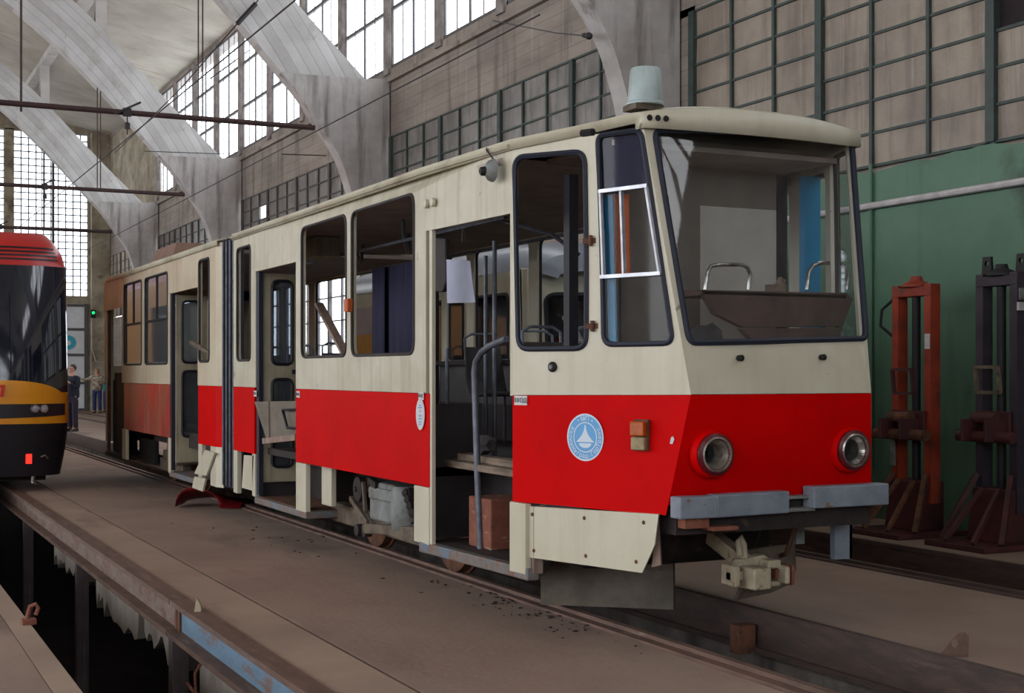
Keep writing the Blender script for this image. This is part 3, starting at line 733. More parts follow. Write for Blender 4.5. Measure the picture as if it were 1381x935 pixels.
M = Matrix((Vector((0, -1, 0)), Vector((0, 0, 1)), Vector((-1, 0, 0)))).transposed().to_4x4(); M.translation = P+Vector((-.0085, 0, .0))
g = G()
for k, (dz, w) in enumerate(((.06, .04), (.045, .07), (.02, .03), (-.01, .05), (-.03, .06), (-.05, .05), (-.066, .04))): g.box(P.x-.0095, P.x-.008, P.y-w/2, P.y+w/2, P.z+dz-.004, P.z+dz+.004)
part(g, 'printed_lines', 'emblem_blue', o)
# ---- cab side
W1p = [(694, 212), (789, 204), (791, 470), (699, 471)]; W2p = [(806, 183), (865, 175), (908, 463), (814, 465)]
W1 = rp([inv(cab, q, (.3, 2.)) for q in W1p], .075); W2 = rp([inv(cab, q, (.8, 2.)) for q in W2p], .055)
g = G(); g.sheet([(0, 1.37), (1, 1.385), (1, 2.83), (0, 2.83)], [W1, W2], cab, INC, (6, 6)); part(g, 'cab_side_panel', 'cream', smooth=True)
g = G(); g.sheet([(0, .745), (1, .745), (1, 1.383), (0, 1.367)], [], cab, INC, (8, 8)); part(g, 'red_panel', 'red', smooth=True)
mc = mr(cab)
g = G(); g.sheet([(0, 1.37), (1, 1.385), (1, 2.83), (0, 2.83)], [W1, W2], mc, INCM, (6, 6)); part(g, 'cab_side_panel', 'cream')
g = G(); g.sheet([(0, .745), (1, .745), (1, 1.383), (0, 1.367)], [], mc, INCM, (4, 4)); part(g, 'red_panel', 'red')
seal(cab, dens(W1), r=.017, m='navy_rubber'); s2 = seal(cab, dens(W2), r=.016, m='navy_rubber'); seal(mc, dens(W1), r=.022); seal(mc, dens(W2), r=.02)
pane(cab, W2, (.006, .006, 0), 'glass_dusty'); pane(mc, W2, (-.006, .006, 0), 'glass_dusty')
# aluminium slider of the cab window
def ci(*q): return inv(cab, q, (.8, 2.))
NB = Vector((-.012, -.012, 0))
def cabbar(a, b, w, n='slider_frame', m='alu'):
    g = G(); p, q = cab(*ci(*a))+NB, cab(*ci(*b))+NB; g.bar(p, q, w, .02); return part(g, n, m)
cabbar((810, 259), (875, 251), .03); cabbar((812, 374), (893, 369), .03); cabbar((811, 258), (815, 372), .016)
cabbar((873, 253), (891, 369), .02); cabbar((839, 255), (843, 371), .02)
g = G(); g.sheet([ci(808, 186), ci(865, 178), ci(874, 250), ci(810, 258)], [], lambda a, b: cab(a, b)+Vector((.02, .02, 0)), None); part(g, 'dark_screen', 'navy_cloth', recalc=False)
for q in ((797, 325), (800, 440)):
    u, z = inv(cab, q, (.6, 2.)); p = cab(u, z); g = G(); g.tube([p+Vector((-.012, -.012, -.03)), p+Vector((-.012, -.012, .03))], .012, 8); g.bar(p+Vector((-.035, .03, 0)), p+Vector((.02, -.035, 0)), .008, .03); part(g, 'hinge', 'rust')
u, z = inv(cab, (746, 495), (.4, 1.6)); p = cab(u, z); nrm = Vector((-.9, -.43, 0)).normalized()
g = G(); g.lathe([(.03, 0), (.03, .012), (.02, .02)], p, nrm, 14); k = part(g, 'lock_ring', 'black', smooth=True); g = G(); g.lathe([(.014, .018), (.012, .03)], p, nrm, 10); part(g, 'lock_core', 'gear_grey', k)
# emblem
u, z = inv(cab, (790, 590), (.5, 1.1)); P = cab(u, z); ax = (cab(u+.02, z)-P).normalized(); UPV = Vector((0, 0, 1)); n = ax.cross(UPV).normalized(); UPV = n.cross(ax)
sz = P.length and 1
R0 = .133
def disc(r0, r1, off, nseg=40):
    g = G()
    if r0 == 0: g.prism([P+n*off+ax*r1*math.cos(2*PI*t/nseg)+UPV*r1*math.sin(2*PI*t/nseg) for t in range(nseg)], n*.001)
    else:
        for t in range(nseg):
            c0, s0, c1, s1 = math.cos(2*PI*t/nseg), math.sin(2*PI*t/nseg), math.cos(2*PI*(t+1)/nseg), math.sin(2*PI*(t+1)/nseg)
            g.face([P+n*off+(ax*c0+UPV*s0)*r0, P+n*off+(ax*c0+UPV*s0)*r1, P+n*off+(ax*c1+UPV*s1)*r1, P+n*off+(ax*c1+UPV*s1)*r0])
    return g
em = part(disc(0, R0, .004), 'emblem', 'emblem_blue')
part(disc(R0*.93, R0, .0058), 'emblem_ring', 'emblem_white', em); part(disc(R0*.60, R0*.645, .0058), 'emblem_ring', 'emblem_white', em)
def loc(x, y): return P+n*.0058+ax*x*R0+UPV*y*R0
sail = [(0, .52)]+[(.03+.47*(k/8)**1.5, .52-.72*(k/8)**.72) for k in range(9)]
sail = [(-x, y) for x, y in sail[1:]][::-1]+sail
g = G(); v, f = fill2d(sail+[(.5, -.2), (-.5, -.2)][:0])
A = [g.bm.verts.new(loc(*q)) for q in v]
for t in f: g.bm.faces.new([A[i] for i in t])
part(g, 'sail_mark', 'emblem_white', em)
g = G(); g.face([loc(.34*math.cos(PI+PI*t/12), -.25+.2*math.sin(PI+PI*t/12)) for t in range(13)]); part(g, 'hull_mark', 'emblem_white', em)
bmt = bmesh.new()
def ringtext(txt, a0, a1, flip):
    for i, ch in enumerate(txt):
        th = math.radians(a0+(a1-a0)*i/(len(txt)-1)); rot = th-PI/2 if not flip else th+PI/2
        pos = loc(.79*math.cos(th), .79*math.sin(th)); X = ax*math.cos(rot)+UPV*math.sin(rot); Y = -ax*math.sin(rot)+UPV*math.cos(rot)
        M = Matrix((X, Y, n)).transposed().to_4x4(); M.translation = pos
        if ch == ' ': continue
        b = text_mesh(ch, .037, M, None, None, None); me = bpy.data.meshes.new('x'); b.to_mesh(me); b.free(); bmt.from_mesh(me); bpy.data.meshes.remove(me)
ringtext('• МКП •', 118, 62, False); ringtext('Калининград-ГорТранс', 154, 386, True)
g = G(); g.bm.free(); g.bm = bmt; part(g, 'lettering', 'emblem_white', em, recalc=False)
# turn signal
u, z = inv(cab, (867, 587), (.8, 1.1)); p = cab(u, z); d = (cab(u+.02, z)-p).normalized(); nn = d.cross(Vector((0, 0, 1))).normalized()
def obox(a0, a1, b0, b1, c0, c1):
    g = G(); P = lambda a, b, c: p+d*a+Vector((0, 0, 1))*b+nn*c
    g.hexa([P(a0, b0, c0), P(a1, b0, c0), P(a1, b0, c1), P(a0, b0, c1), P(a0, b1, c0), P(a1, b1, c0), P(a1, b1, c1), P(a0, b1, c1)]); return g
o = part(obox(-.05, .05, -.085, .085, 0, .02), 'turn_signal', 'rust', bevel=.004)
part(obox(-.046, .046, -.005, .075, .02, .06), 'amber_lens', 'amber', o, bevel=.008); part(obox(-.046, .046, -.08, -.01, .02, .05), 'lower_lens', 'lamp_cream', o, bevel=.006)
g = G(); u, z = inv(cab, (907, 594), (.9, 1.1)); q = cab(u, z)+nn*.004; dd = (cab(u+.02, z)-cab(u, z)).normalized()
g.prism([q+dd*a+Vector((0, 0, b)) for a, b in ((-.014, -.018), (.004, -.02), (.016, .004), (.008, .022), (-.006, .014))], nn*.002); part(g, 'paint_chip', 'white_label')
# white access panel below the cab
pp = [(709, 683), (888, 694), (883, 735), (866, 773), (713, 752)]
def cabl(u, z): return Vector((3.56+u*(TC-.693-3.56)-.02, YC+u*(6.204-YC)-.02, z))
q = [inv(cabl, a, (.5, .55)) for a in pp]
g = G(); g.sheet(q, [], cabl, (.02, .02, 0)); ap = part(g, 'access_panel', 'cream')
for a in ((718, 694), (788, 699), (868, 705), (720, 743), (790, 750), (858, 758)):
    u, z = inv(cabl, a, (.5, .55)); g = G(); g.lathe([(.012, 0), (.008, .006)], cabl(u, z), nrm, 8); part(g, 'screw', 'rust', ap)
g = G(); a, b, c2, d2 = [cabl(*inv(cabl, k, (.9, .5)))+Vector((.03, .06, 0)) for k in ((889, 700), (893, 765), (880, 768), (884, 735))]; g.prism([a, b, c2, d2], (.02, .02, 0)); part(g, 'wood_packing', 'plank')
g = G(); g.sheet(rect(7.12, 7.31, .33, .742), [], lambda a, b: Vector((XS(a)-.005, a, b)), (.04, .0, 0)); part(g, 'skirt_panel', 'cream', bevel=.006)
g = G(); g.box(3.60, 3.66, 7.085, 7.115, .34, .73); part(g, 'skirt_edge', 'plank')
# ---- front
WSp = [(882, 176), (1148, 184), (1168, 457), (929, 463)]
WS = rp([inv(front, a, (0., 2.)) for a in WSp], .06)
g = G(); g.sheet([(-1, 1.387), (1, 1.387), (1, 2.83), (-1, 2.83)], [WS], front, (0, .03, 0), (14, 5)); part(g, 'front_panel', 'cream', smooth=True)
g = G(); HLH = [[(s_*.462/fz(1.068)[0]+.094*math.cos(k*PI/12)/fz(1.068)[0], 1.068+.094*math.sin(k*PI/12)) for k in range(24)] for s_ in (-1, 1)]
g.sheet([(-1, .80), (1, .80), (1, 1.384), (-1, 1.384)], HLH, front, (0, .03, 0), (14, 4)); part(g, 'front_panel', 'red', smooth=True)
seal(front, dens(WS, 10), 'windscreen_seal', 'navy_rubber', .018)
pane(front, WS, (0, .012, 0), 'glass_screen', 'windscreen', grid=(14, 4))
for q in ((996, 483), (1107, 482)):
    v, z = inv(front, q, (0, 1.6)); g = G(); g.lathe([(.016, 0), (.018, .03), (.01, .035)], front(v, z), (0, -1, 0), 10); part(g, 'wiper_stub', 'black', smooth=True)
for sx in (-1, 1):
    c = Vector((TC+sx*.462, 6.13, 1.068))
    g = G(); g.lathe([(.130, .0), (.128, .03), (.118, .045), (.108, .045), (.1, .0)], c, (0, -1, 0), 28, False); hl = part(g, 'headlight', 'red', smooth=True)
    g = G(); g.lathe([(.114, .03), (.112, .06), (.088, .072), (.08, .055)], c, (0, -1, 0), 28, False); part(g, 'headlight_rim', 'lamp_rim', hl, smooth=True)
    g = G(); n_ = 28; prof = [(.094, .07), (.086, .075), (.08, .05), (.062, .02), (.05, -.02), (.048, -.05)]
    for i in range(len(prof)-1):
        for j in range(n_):
            P4 = [c+Vector((prof[a][0]*math.cos(2*PI*b/n_), -prof[a][1], prof[a][0]*math.sin(2*PI*b/n_))) for a, b in ((i, j), (i, j+1), (i+1, j+1), (i+1, j))]; g.face(P4)
    part(g, 'headlight_bowl', 'lamp_bowl' if sx < 0 else 'chrome', hl, smooth=True)
    g = G(); g.lathe([(.05, 0), (.05, .002)], c+Vector((0, .04, 0)), (0, -1, 0), 18); g.lathe([(.018, 0), (.012, .03)], c+Vector((0, .04, 0)), (0, -1, 0), 10); part(g, 'bulb_socket', 'black', hl)
# bumper beams
def bump(xa, xb, ya, yb, z0, z1, n='bumper'):
    g = G(); g.hexa([(xa, ya, z0), (xb, yb, z0), (xb, yb+.1, z0), (xa, ya+.1, z0), (xa, ya, z1), (xb, yb, z1), (xb, yb+.1, z1), (xa, ya+.1, z1)]); return part(g, n, 'bumper_blue', bevel=.008)
bump(3.94, 4.16, 6.07, 6.05, .735, .85); bump(4.155, 4.66, 6.05, 6.09, .735, .855); bump(4.8, 5.33, 6.06, 6.06, .755, .875)
g = G(); g.box(4.62, 4.84, 6.1, 6.2, .74, .76); g.box(4.62, 4.84, 6.1, 6.2, .81, .825); g.box(4.62, 4.64, 6.1, 6.2, .74, .82); part(g, 'bumper_bracket', 'gear_grey')
g = G(); g.box(3.98, 5.28, 6.17, 6.4, .64, .81); part(g, 'headstock', 'grime')
g = G(); g.box(3.99, 4.14, 6.1, 6.2, .68, .735); g.box(4.14, 4.3, 6.06, 6.2, .665, .685); part(g, 'bumper_bracket', 'rust_red')
g = G(); g.box(5.22, 5.35, 6.4, 6.44, .41, .76); g.box(5.33, 5.35, 6.4, 6.5, .41, .76); part(g, 'hanging_bracket', 'bumper_blue')
g = G(); g.box(5.02, 5.08, 6.5, 6.54, .5, .76); part(g, 'hanging_bracket', 'gear_grey')
# coupler: draw bar, head casting, pin, flaps
K = onY(6.42, 1012, 772)
g = G(); g.bar(onY(6.95, 938, 706), K+Vector((-.03, 0, .05)), .075, .09); cp = part(g, 'coupler', 'coupler_paint', bevel=.01)
g = G(); g.bar(onY(6.97, 915, 715), onY(6.97, 948, 715), .06, .3); part(g, 'coupler_bracket', 'grime', cp)
g = G()
g.prism([K+Vector(q) for q in ((-.13, .05, -.075), (-.05, .05, -.09), (.13, .05, -.06), (.13, .05, .06), (.07, .05, .1), (-.1, .05, .08))], (0, -.09, 0))
g.box(K.x-.12, K.x+.0, K.y-.2, K.y-.04, K.z-.07, K.z+.05); g.box(K.x+.03, K.x+.12, K.y-.13, K.y-.04, K.z+.03, K.z+.08); g.box(K.x+.1, K.x+.13, K.y-.2, K.y-.04, K.z-.05, K.z+.05)
g.box(K.x+.0, K.x+.12, K.y-.13, K.y-.04, K.z-.07, K.z-.04)
part(g, 'coupler_head', 'coupler_paint', cp, bevel=.012)
g = G(); g.box(K.x-.2, K.x-.17, K.y-.14, K.y, K.z-.05, K.z+.06); g.bar((K.x-.2, K.y-.07, K.z), (K.x-.1, K.y-.07, K.z), .05); part(g, 'coupler_plate', 'coupler_paint', cp, bevel=.005)
g = G(); g.box(K.x+.15, K.x+.17, K.y-.18, K.y-.05, K.z-.06, K.z+.05); g.bar((K.x+.08, K.y-.1, K.z), (K.x+.16, K.y-.1, K.z), .05); part(g, 'coupler_plate', 'rust_red', cp)
g = G(); g.tube([K+Vector((-.04, -.01, .05)), K+Vector((-.045, 0, .16)), K+Vector((-.06, .01, .2)), K+Vector((-.075, .01, .18)), K+Vector((-.07, .0, .1))], .018, 8); part(g, 'coupler_pin', 'coupler_paint', cp, smooth=True)
# guard plates under the front
g = G(); g.prism([(3.92, 7.62, .06), (4.56, 7.1, .06), (4.56, 7.1, .72), (3.92, 7.62, .72)], (.03, .03, 0)); gp = part(g, 'guard_plate', 'guard_grey')
g = G(); g.prism([(3.915, 7.612, .3), (4.555, 7.092, .3), (4.555, 7.092, .36), (3.915, 7.612, .36)], (-.012, -.012, 0)); part(g, 'guard_strip', 'frame_grey', gp)
g = G(); rr = [onY(6.62, *a) for a in ((1000, 743), (1072, 733), (1074, 768), (1066, 788), (1040, 800), (994, 810), (1004, 790), (1008, 770))]; g.prism(rr, (0, .04, 0)); part(g, 'guard_plate', 'frame_grey')
g = G(); g.box(3.95, 5.3, 7.12, 7.9, .34, .8); part(g, 'front_equipment_box', 'black', bevel=.02)
g = G(); g.lathe([(.2, -.5), (.24, -.45), (.24, .1), (.2, .15)], (4.85, 7.0, .6), (1, 0, 0), 18); part(g, 'air_tank', 'grime', smooth=True)
g = G(); g.tube([(4.98, 6.3, .76), (4.93, 6.4, .6), (4.95, 6.5, .45), (5.0, 6.62, .42)], .014, 6); part(g, 'air_hose', 'rust', smooth=True)
# ---- roof of the front car
def roofloop(Y, w, ze, zc, bow=0., n=16):
    L = [(TC-w, Y, ze-.06)]
    for i in range(n+1):
        v = -1+2*i/n; L.append((TC+v*w, Y-bow*(1-v*v), ze+(zc-ze)*(1-abs(v)**2.6)))
    L.append((TC+w, Y, ze-.06)); return L
g = G()
lo = [roofloop(13.42, 1.15, 2.865, 2.985), roofloop(8.5, 1.15, 2.865, 2.985), roofloop(YC, 1.09, 2.87, 2.99), roofloop(6.82, .905, 2.89, 2.99, .01), roofloop(6.45, .75, 2.915, 2.985, .05), roofloop(6.37, .74, 2.905, 2.965, .06)]
lo.append([(p[0], p[1]-.005, 2.86 if 0 < i < len(lo[-1])-1 else 2.84) for i, p in enumerate(lo[-1])])
lo.append([(p[0], p[1]+.01, 2.822) for p in lo[-1]])
lo = [[(p[0], p[1], max(p[2], 2.80)) for p in l] for l in lo]
g.loft(lo, caps=False, closed=False); rf = part(g, 'roof', 'roof_paint', smooth=True, solid=.02)
g = G(); g.tube([(3.475, 13.42, 2.83), (3.475, 8.5, 2.83), (3.535, YC, 2.83)], .014, 6); part(g, 'gutter', 'roof_paint', rf)
g = G(); g.loft([[(TC-.745, 6.43, 2.82), (TC-.74, 6.35, 2.82)]+[(TC+v*.74/7, 6.352-.055*(1-(v/7)**2), 2.82) for v in range(-6, 7)]+[(TC+.74, 6.35, 2.82), (TC+.745, 6.43, 2.82)],
                 [(TC-.745, 6.43, 2.91), (TC-.74, 6.35, 2.905)]+[(TC+v*.74/7, 6.352-.055*(1-(v/7)**2), 2.905+.05*(1-abs(v/7)**2.6)) for v in range(-6, 7)]+[(TC+.74, 6.35, 2.905), (TC+.745, 6.43, 2.91)]], caps=False, closed=False)
vis = part(g, 'roof_visor', 'cream', smooth=True, solid=.015)
for k, q in enumerate(((884, 160), (893, 160), (902, 160))):
    v = -.96+k*.065; g = G(); g.lathe([(.017, 0), (.017, .004)], (TC+v*.74, 6.352-.055*(1-v*v)-.008, 2.873), (0, -1, 0), 12); part(g, 'vent_hole', 'black', vis)
g = G(); g.box(4.2, 5.1, 7.2, 8.4, 2.97, 3.0); part(g, 'roof_hatch', 'roof_paint', rf)
g = G(); g.tube([onX(3.5, 800, 178), onX(3.48, 785, 180)], .02, 6); part(g, 'roof_clip', 'black', rf)
# ---- far side of both cars
def farwall(Y0, Y1, wins, z0=.74):
    g = G(); ws = [rp([(a, 1.62), (b, 1.62), (b, 2.715), (a, 2.715)], .08) for a, b in wins]
    g.sheet(rect(Y0, Y1, 1.365, 2.84), ws, mr(side), INM); part(g, 'side_panel', 'cream')
    g = G(); g.sheet(rect(Y0, Y1, z0, 1.362), [], mr(side), INM); part(g, 'red_panel', 'red')
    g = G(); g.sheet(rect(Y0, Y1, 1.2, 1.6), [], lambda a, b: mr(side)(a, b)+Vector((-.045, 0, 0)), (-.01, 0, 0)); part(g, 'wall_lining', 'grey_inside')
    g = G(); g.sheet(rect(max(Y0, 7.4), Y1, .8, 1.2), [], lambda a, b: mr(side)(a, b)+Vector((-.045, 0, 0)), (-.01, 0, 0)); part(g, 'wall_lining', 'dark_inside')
    g = G(); g.box(2*TC-XS(Y0)-.12, 2*TC-XS(Y0)-.04, max(Y0, 7.5), Y1, 1.58, 1.62); part(g, 'window_sill', 'dark_inside')
    for w in ws: seal(mr(side), w, r=.014)
farwall(YC, 13.42, [(7.42, 8.5), (8.67, 9.93), (10.06, 11.2), (11.37, 12.6), (12.77, 13.28)])
farwall(14.13, 20.75, [(14.35, 14.85), (15., 16.25), (16.42, 17.75), (18., 19.2), (19.4, 20.5)])
# ---- inside of the front car
def inner(n, m, *b, p=tram, join=False, **k):
    o = None
    if join:
        g = G()
        for q in b: g.box(*q)
        return part(g, n, m, p, **k)
    for q in b:
        g = G(); g.box(*q); o1 = part(g, n, m, p, **k); o = o or o1
    return o
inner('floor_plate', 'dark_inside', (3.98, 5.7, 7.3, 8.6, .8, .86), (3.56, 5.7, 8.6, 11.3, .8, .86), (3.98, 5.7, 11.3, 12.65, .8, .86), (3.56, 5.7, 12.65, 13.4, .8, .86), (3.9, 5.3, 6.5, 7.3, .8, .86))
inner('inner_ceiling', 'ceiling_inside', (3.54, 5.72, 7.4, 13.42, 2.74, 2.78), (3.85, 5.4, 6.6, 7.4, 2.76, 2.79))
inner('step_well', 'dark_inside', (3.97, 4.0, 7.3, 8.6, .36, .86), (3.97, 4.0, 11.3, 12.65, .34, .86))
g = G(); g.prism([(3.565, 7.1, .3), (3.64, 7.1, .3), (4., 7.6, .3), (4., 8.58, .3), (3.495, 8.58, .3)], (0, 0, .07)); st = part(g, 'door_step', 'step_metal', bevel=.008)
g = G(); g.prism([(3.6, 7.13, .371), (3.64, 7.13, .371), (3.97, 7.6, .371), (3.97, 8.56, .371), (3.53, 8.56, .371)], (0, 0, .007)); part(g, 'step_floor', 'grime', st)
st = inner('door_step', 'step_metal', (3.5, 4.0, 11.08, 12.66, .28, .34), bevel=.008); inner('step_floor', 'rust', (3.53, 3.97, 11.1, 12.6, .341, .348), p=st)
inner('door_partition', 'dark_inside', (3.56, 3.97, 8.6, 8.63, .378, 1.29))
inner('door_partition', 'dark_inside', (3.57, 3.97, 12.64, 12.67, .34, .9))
hb = inner('heater_box', 'rust_red', (3.69, 3.96, 7.86, 8.2, .378, .70), bevel=.01)
H = [onX(3.68, *q) for q in ((648, 741), (644, 640), (641, 540), (640, 502), (642, 488), (649, 476), (660, 467), (683, 457))]
H[0].z = .375
g = G(); g.tube(H, .022, 10); part(g, 'handrail', 'rail_grey', smooth=True)
for a, b, X in (((667, 325), (668, 600), 4.2), ((655, 345), (655, 470), 4.6), ((603, 470), (604, 560), 4.5)):
    p, q = onX(X, *a), onX(X, *b); q.x = p.x; q.y = p.y; p.z = min(p.z, 2.73); g = G(); g.tube([p, Vector((p.x, p.y, .86 if X > 4.1 else q.z))], .017, 8); part(g, 'pole', 'rail_grey', smooth=True)
p = onX(4.2, 667, 340); g = G(); g.tube([Vector((p.x, p.y, 2.6)), Vector((p.x+.2, p.y-.5, 2.45)), Vector((p.x+.3, p.y-.7, 2.3))], .015, 6); part(g, 'pole', 'rail_grey')
for y in (9.2, 10.4, 11.6):
    g = G(); g.tube([(4.1, y, 2.74), (4.15, y+.1, 2.6), (4.5, y+.9, 2.56), (4.55, y+1., 2.74)], .016, 6); part(g, 'ceiling_rail', 'rail_grey')
for x in (4.15, 5.1):
    g = G(); g.tube([(x, 8.6, 2.58), (x, 13.2, 2.58)], .015, 6); part(g, 'ceiling_rail', 'rail_grey')
def seat(x, y, rz=0):
    g = G(); f = lambda a, b, c: Vector((x+a, y+b, .86+c))
    g.loft([[f(-.2, -.2, .44), f(.2, -.2, .44), f(.2, -.2, .47), f(-.2, -.2, .47)], [f(-.2, .15, .42), f(.2, .15, .42), f(.2, .15, .45), f(-.2, .15, .45)], [f(-.2, .24, .55), f(.2, .24, .55), f(.2, .21, .56), f(-.2, .21, .56)], [f(-.18, .3, .88), f(.18, .3, .88), f(.18, .27, .88), f(-.18, .27, .88)]])
    o = part(g, 'passenger_seat', 'grey_inside', bevel=.01)
    g = G()
    for a in (-.16, .16):
        for b in (-.12, .14):
            g = G(); g.tube([f(a, b, 0), f(a, b, .43)], .014, 6); part(g, 'seat_leg', 'rail_grey', o)
    g = G(); g.tube([f(-.17, .3, .84), f(-.17, .31, .96), f(-.1, .31, 1.), f(.1, .31, 1.), f(.17, .31, .96), f(.17, .3, .84)], .013, 6); part(g, 'seat_handle', 'bumper_blue', o, smooth=True)
for x, y in ((5.4, 8.2), (5.4, 9.3), (5.4, 10.3), (5.4, 11.4), (4.95, 9.3)): seat(x, y)
inner('wall_cabinet', 'cream_inside', (3.85, 4.1, 11.95, 12.35, 2.54, 2.74), bevel=.015)
P4 = [onX(3.85, *q) for q in ((581, 320), (600, 322), (601, 380), (596, 394), (588, 394), (583, 380))]; g = G(); g.prism(P4, (.04, 0, 0)); part(g, 'hanging_cover', 'dark_inside', bevel=.01)
# driver's cab
inner('bulkhead', 'bulkhead_brown', (4.15, 4.72, 7.05, 7.08, .86, 2.74)); inner('bulkhead', 'bulkhead_grey', (4.72, 5.30, 7.05, 7.08, .86, 2.52)); inner('bulkhead', 'bulkhead_brown', (4.72, 5.30, 7.05, 7.08, 2.52, 2.74))  # bright right side and darker rest of the bulkhead put into panel colours
inner('bulkhead_post', 'rubber', (5.29, 5.36, 7.03, 7.1, .86, 2.74), (4.08, 4.15, 7.03, 7.1, .86, 2.74))
def behind(px, m, off, n, th=.02):
    P = [cab(*inv(cab, q, (.8, 2.)))+Vector((off, off*.9, 0)) for q in px]; g = G(); g.prism(P, (th, th, 0)); return part(g, n, m)
behind(((811, 262), (822, 262), (827, 462), (817, 462)), 'blue_paint', .035, 'corner_post'); behind(((819, 260), (840, 259), (842, 368), (822, 368)), 'orange_panel', .075, 'side_locker')
inner('corner_post', 'blue_paint', (5.46, 5.58, 6.98, 7.04, .86, 2.74))
inner('cab_blind', 'rubber', (3.83, 3.89, 7.08, 7.15, 1.5, 2.66))
g = G(); D = [onY(6.5, *a) for a in ((945, 391), (1142, 395), (1151, 403), (1137, 441), (1003, 442), (966, 424))]; g.prism(D, (0, .05, 0))
zt = D[0].z; g.hexa([(D[0].x, 6.5, zt-.03), (D[1].x, 6.5, zt-.03), (D[1].x, 6.85, zt-.03), (D[0].x+.05, 6.85, zt-.03), (D[0].x, 6.5, zt), (D[1].x, 6.5, zt), (D[1].x, 6.85, zt+.02), (D[0].x+.05, 6.85, zt+.02)])
db = part(g, 'dashboard', 'dash_brown', bevel=.006)
g = G(); g.prism([onY(6.46, *a) for a in ((1000, 443), (1138, 442), (1128, 458), (1015, 459))], (0, .05, 0)); part(g, 'dashboard_foot', 'dash_brown', db)
for L in (((951, 391), (954, 368), (959, 359), (970, 357), (1000, 357), (1008, 361), (1012, 370), (1009, 391)), ((1088, 391), (1091, 367), (1097, 358), (1106, 355), (1132, 355), (1140, 360), (1144, 370), (1141, 391))):
    g = G(); g.tube([onY(6.72, *a) for a in L], .012, 8); part(g, 'dashboard_handle', 'chrome', db, smooth=True)
a = onY(6.6, 1048, 392); g = G(); g.bar(a, onY(6.6, 1055, 376), .03, .04); g.box(a.x-.05, a.x+.03, 6.55, 6.65, a.z-.01, a.z+.035); part(g, 'control_lever', 'wood_grey', db)
inner('cab_shelf', 'grey_inside', (4.02, 5.24, 6.2, 6.5, 1.55, 1.6))
# ---- bellows and rear car
g = G(); loops = []
for i in range(9):
    y = 13.44+i*.068; e = .0 if i % 2 else .085; X0, X1 = 3.525+e, 2*TC-3.525-e
    loops.append([(X0, y, .34), (X1, y, .34), (X1, y, 2.86-e*.6), (X0, y, 2.86-e*.6)])
g.loft(loops, caps=False); bw = part(g, 'bellows', 'bellows_rubber')
for i in range(4):
    y = 13.508+i*.136; g = G(); g.tube([(3.522, y, .36), (3.522, y, 2.83)], .011, 6); part(g, 'bellows_edge_light', 'rail_grey', bw)  # grey tubes put the lighter edges of the pleats into colour
outer = [(14.13, 1.365), (14.13, 2.84), (20.75, 2.84), (20.75, 1.365), (20.6, 1.365), (20.6, 2.42), (19.38, 2.42), (19.38, 1.365), (16.33, 1.365), (16.33, 2.43), (14.93, 2.43), (14.93, 1.365)]
WB = [rp([(b, 1.61), (a, 1.61), (a, 2.695), (b, 2.695)], .08) for a, b in ((17.99, 19.2), (16.44, 17.77))]; WBn = rp([(14.86, 1.62), (14.4, 1.62), (14.4, 2.71), (14.86, 2.71)], .07)
g = G(); g.sheet(outer, WB+[WBn], side, IN); part(g, 'side_panel', 'cream_dirty')
for w in WB+[WBn]: seal(side, w, r=.014)
for a, b in ((18.02, 19.17), (16.47, 17.74)):
    f = G(); f.box(3.5, 3.53, a, b, 2.13, 2.16); f.box(3.5, 3.53, (a+b)/2-.012, (a+b)/2+.012, 2.16, 2.68); fr = part(f, 'sash_frame', 'black')
    g = G(); g.box(3.513, 3.517, a, b, 1.63, 2.13); part(g, 'sash_pane', 'glass_door', fr)
    g = G(); g.box(3.513, 3.517, a, b, 2.16, 2.68); part(g, 'sash_pane', 'glass_door', fr)
g = G(); g.sheet(rect(19.22, 20.76, 2.4, 2.83), [], lambda a, b: side(a, b)+Vector((-.006, 0, 0)), (.006, 0, 0)); part(g, 'door_header', 'cream_rust')
g = G(); g.sheet(rect(16.33, 19.22, .735, 1.362), [], side, IN); part(g, 'red_panel', 'red_faded')
g = G(); g.sheet(rect(14.13, 14.9, .735, 1.362), [], side, IN); part(g, 'red_panel', 'red')
for a, b, m in ((1.365, 2.84, 'cream_dirty'), (.735, 1.362, 'red'), (.32, .735, 'cream')):
    g = G(); g.prism([(3.5, 14.13, a), (3.545, 13.99, a), (3.545, 13.99, b), (3.5, 14.13, b)], (.02, .02, 0)); part(g, 'corner_panel', m)
for y0, y1 in ((14.13, 14.36), (14.74, 14.9), (16.3, 16.42), (19.1, 19.36)):
    g = G(); g.sheet(rect(y0, y1, .32, .735), [], side, (.045, 0, 0)); part(g, 'skirt_panel', 'cream' if y0 < 15 else 'cream_dirty', bevel=.006)
pts = [onX(3.47, *q) for q in ((276, 607), (289, 611), (278, 642), (262, 639))]; g = G(); g.prism(pts, (.02, 0, 0)); hs = part(g, 'hanging_skirt', 'cream')
pts = [onX(3.46, *q) for q in ((262, 643), (277, 646), (273, 663), (259, 658))]; g = G(); g.prism(pts, (.02, 0, 0)); part(g, 'skirt_flap', 'cream', hs)
g = G(); lo = [roofloop(20.8, 1.12, 2.85, 2.96), roofloop(20.5, 1.15, 2.865, 2.985), roofloop(14.05, 1.15, 2.865, 2.985)]
g.loft([[(p[0], p[1], max(p[2], 2.80)) for p in l] for l in lo], caps=False, closed=False); rb = part(g, 'roof', 'roof_paint', smooth=True, solid=.02)
g = G(); g.hexa([(3.9, 18.25, 2.88), (5.36, 18.25, 2.88), (5.36, 19.7, 2.88), (3.9, 19.7, 2.88), (4.02, 18.35, 3.23), (5.24, 18.35, 3.23), (5.24, 19.6, 3.23), (4.02, 19.6, 3.23)]); part(g, 'roof_box', 'brown_box', rb, bevel=.01)
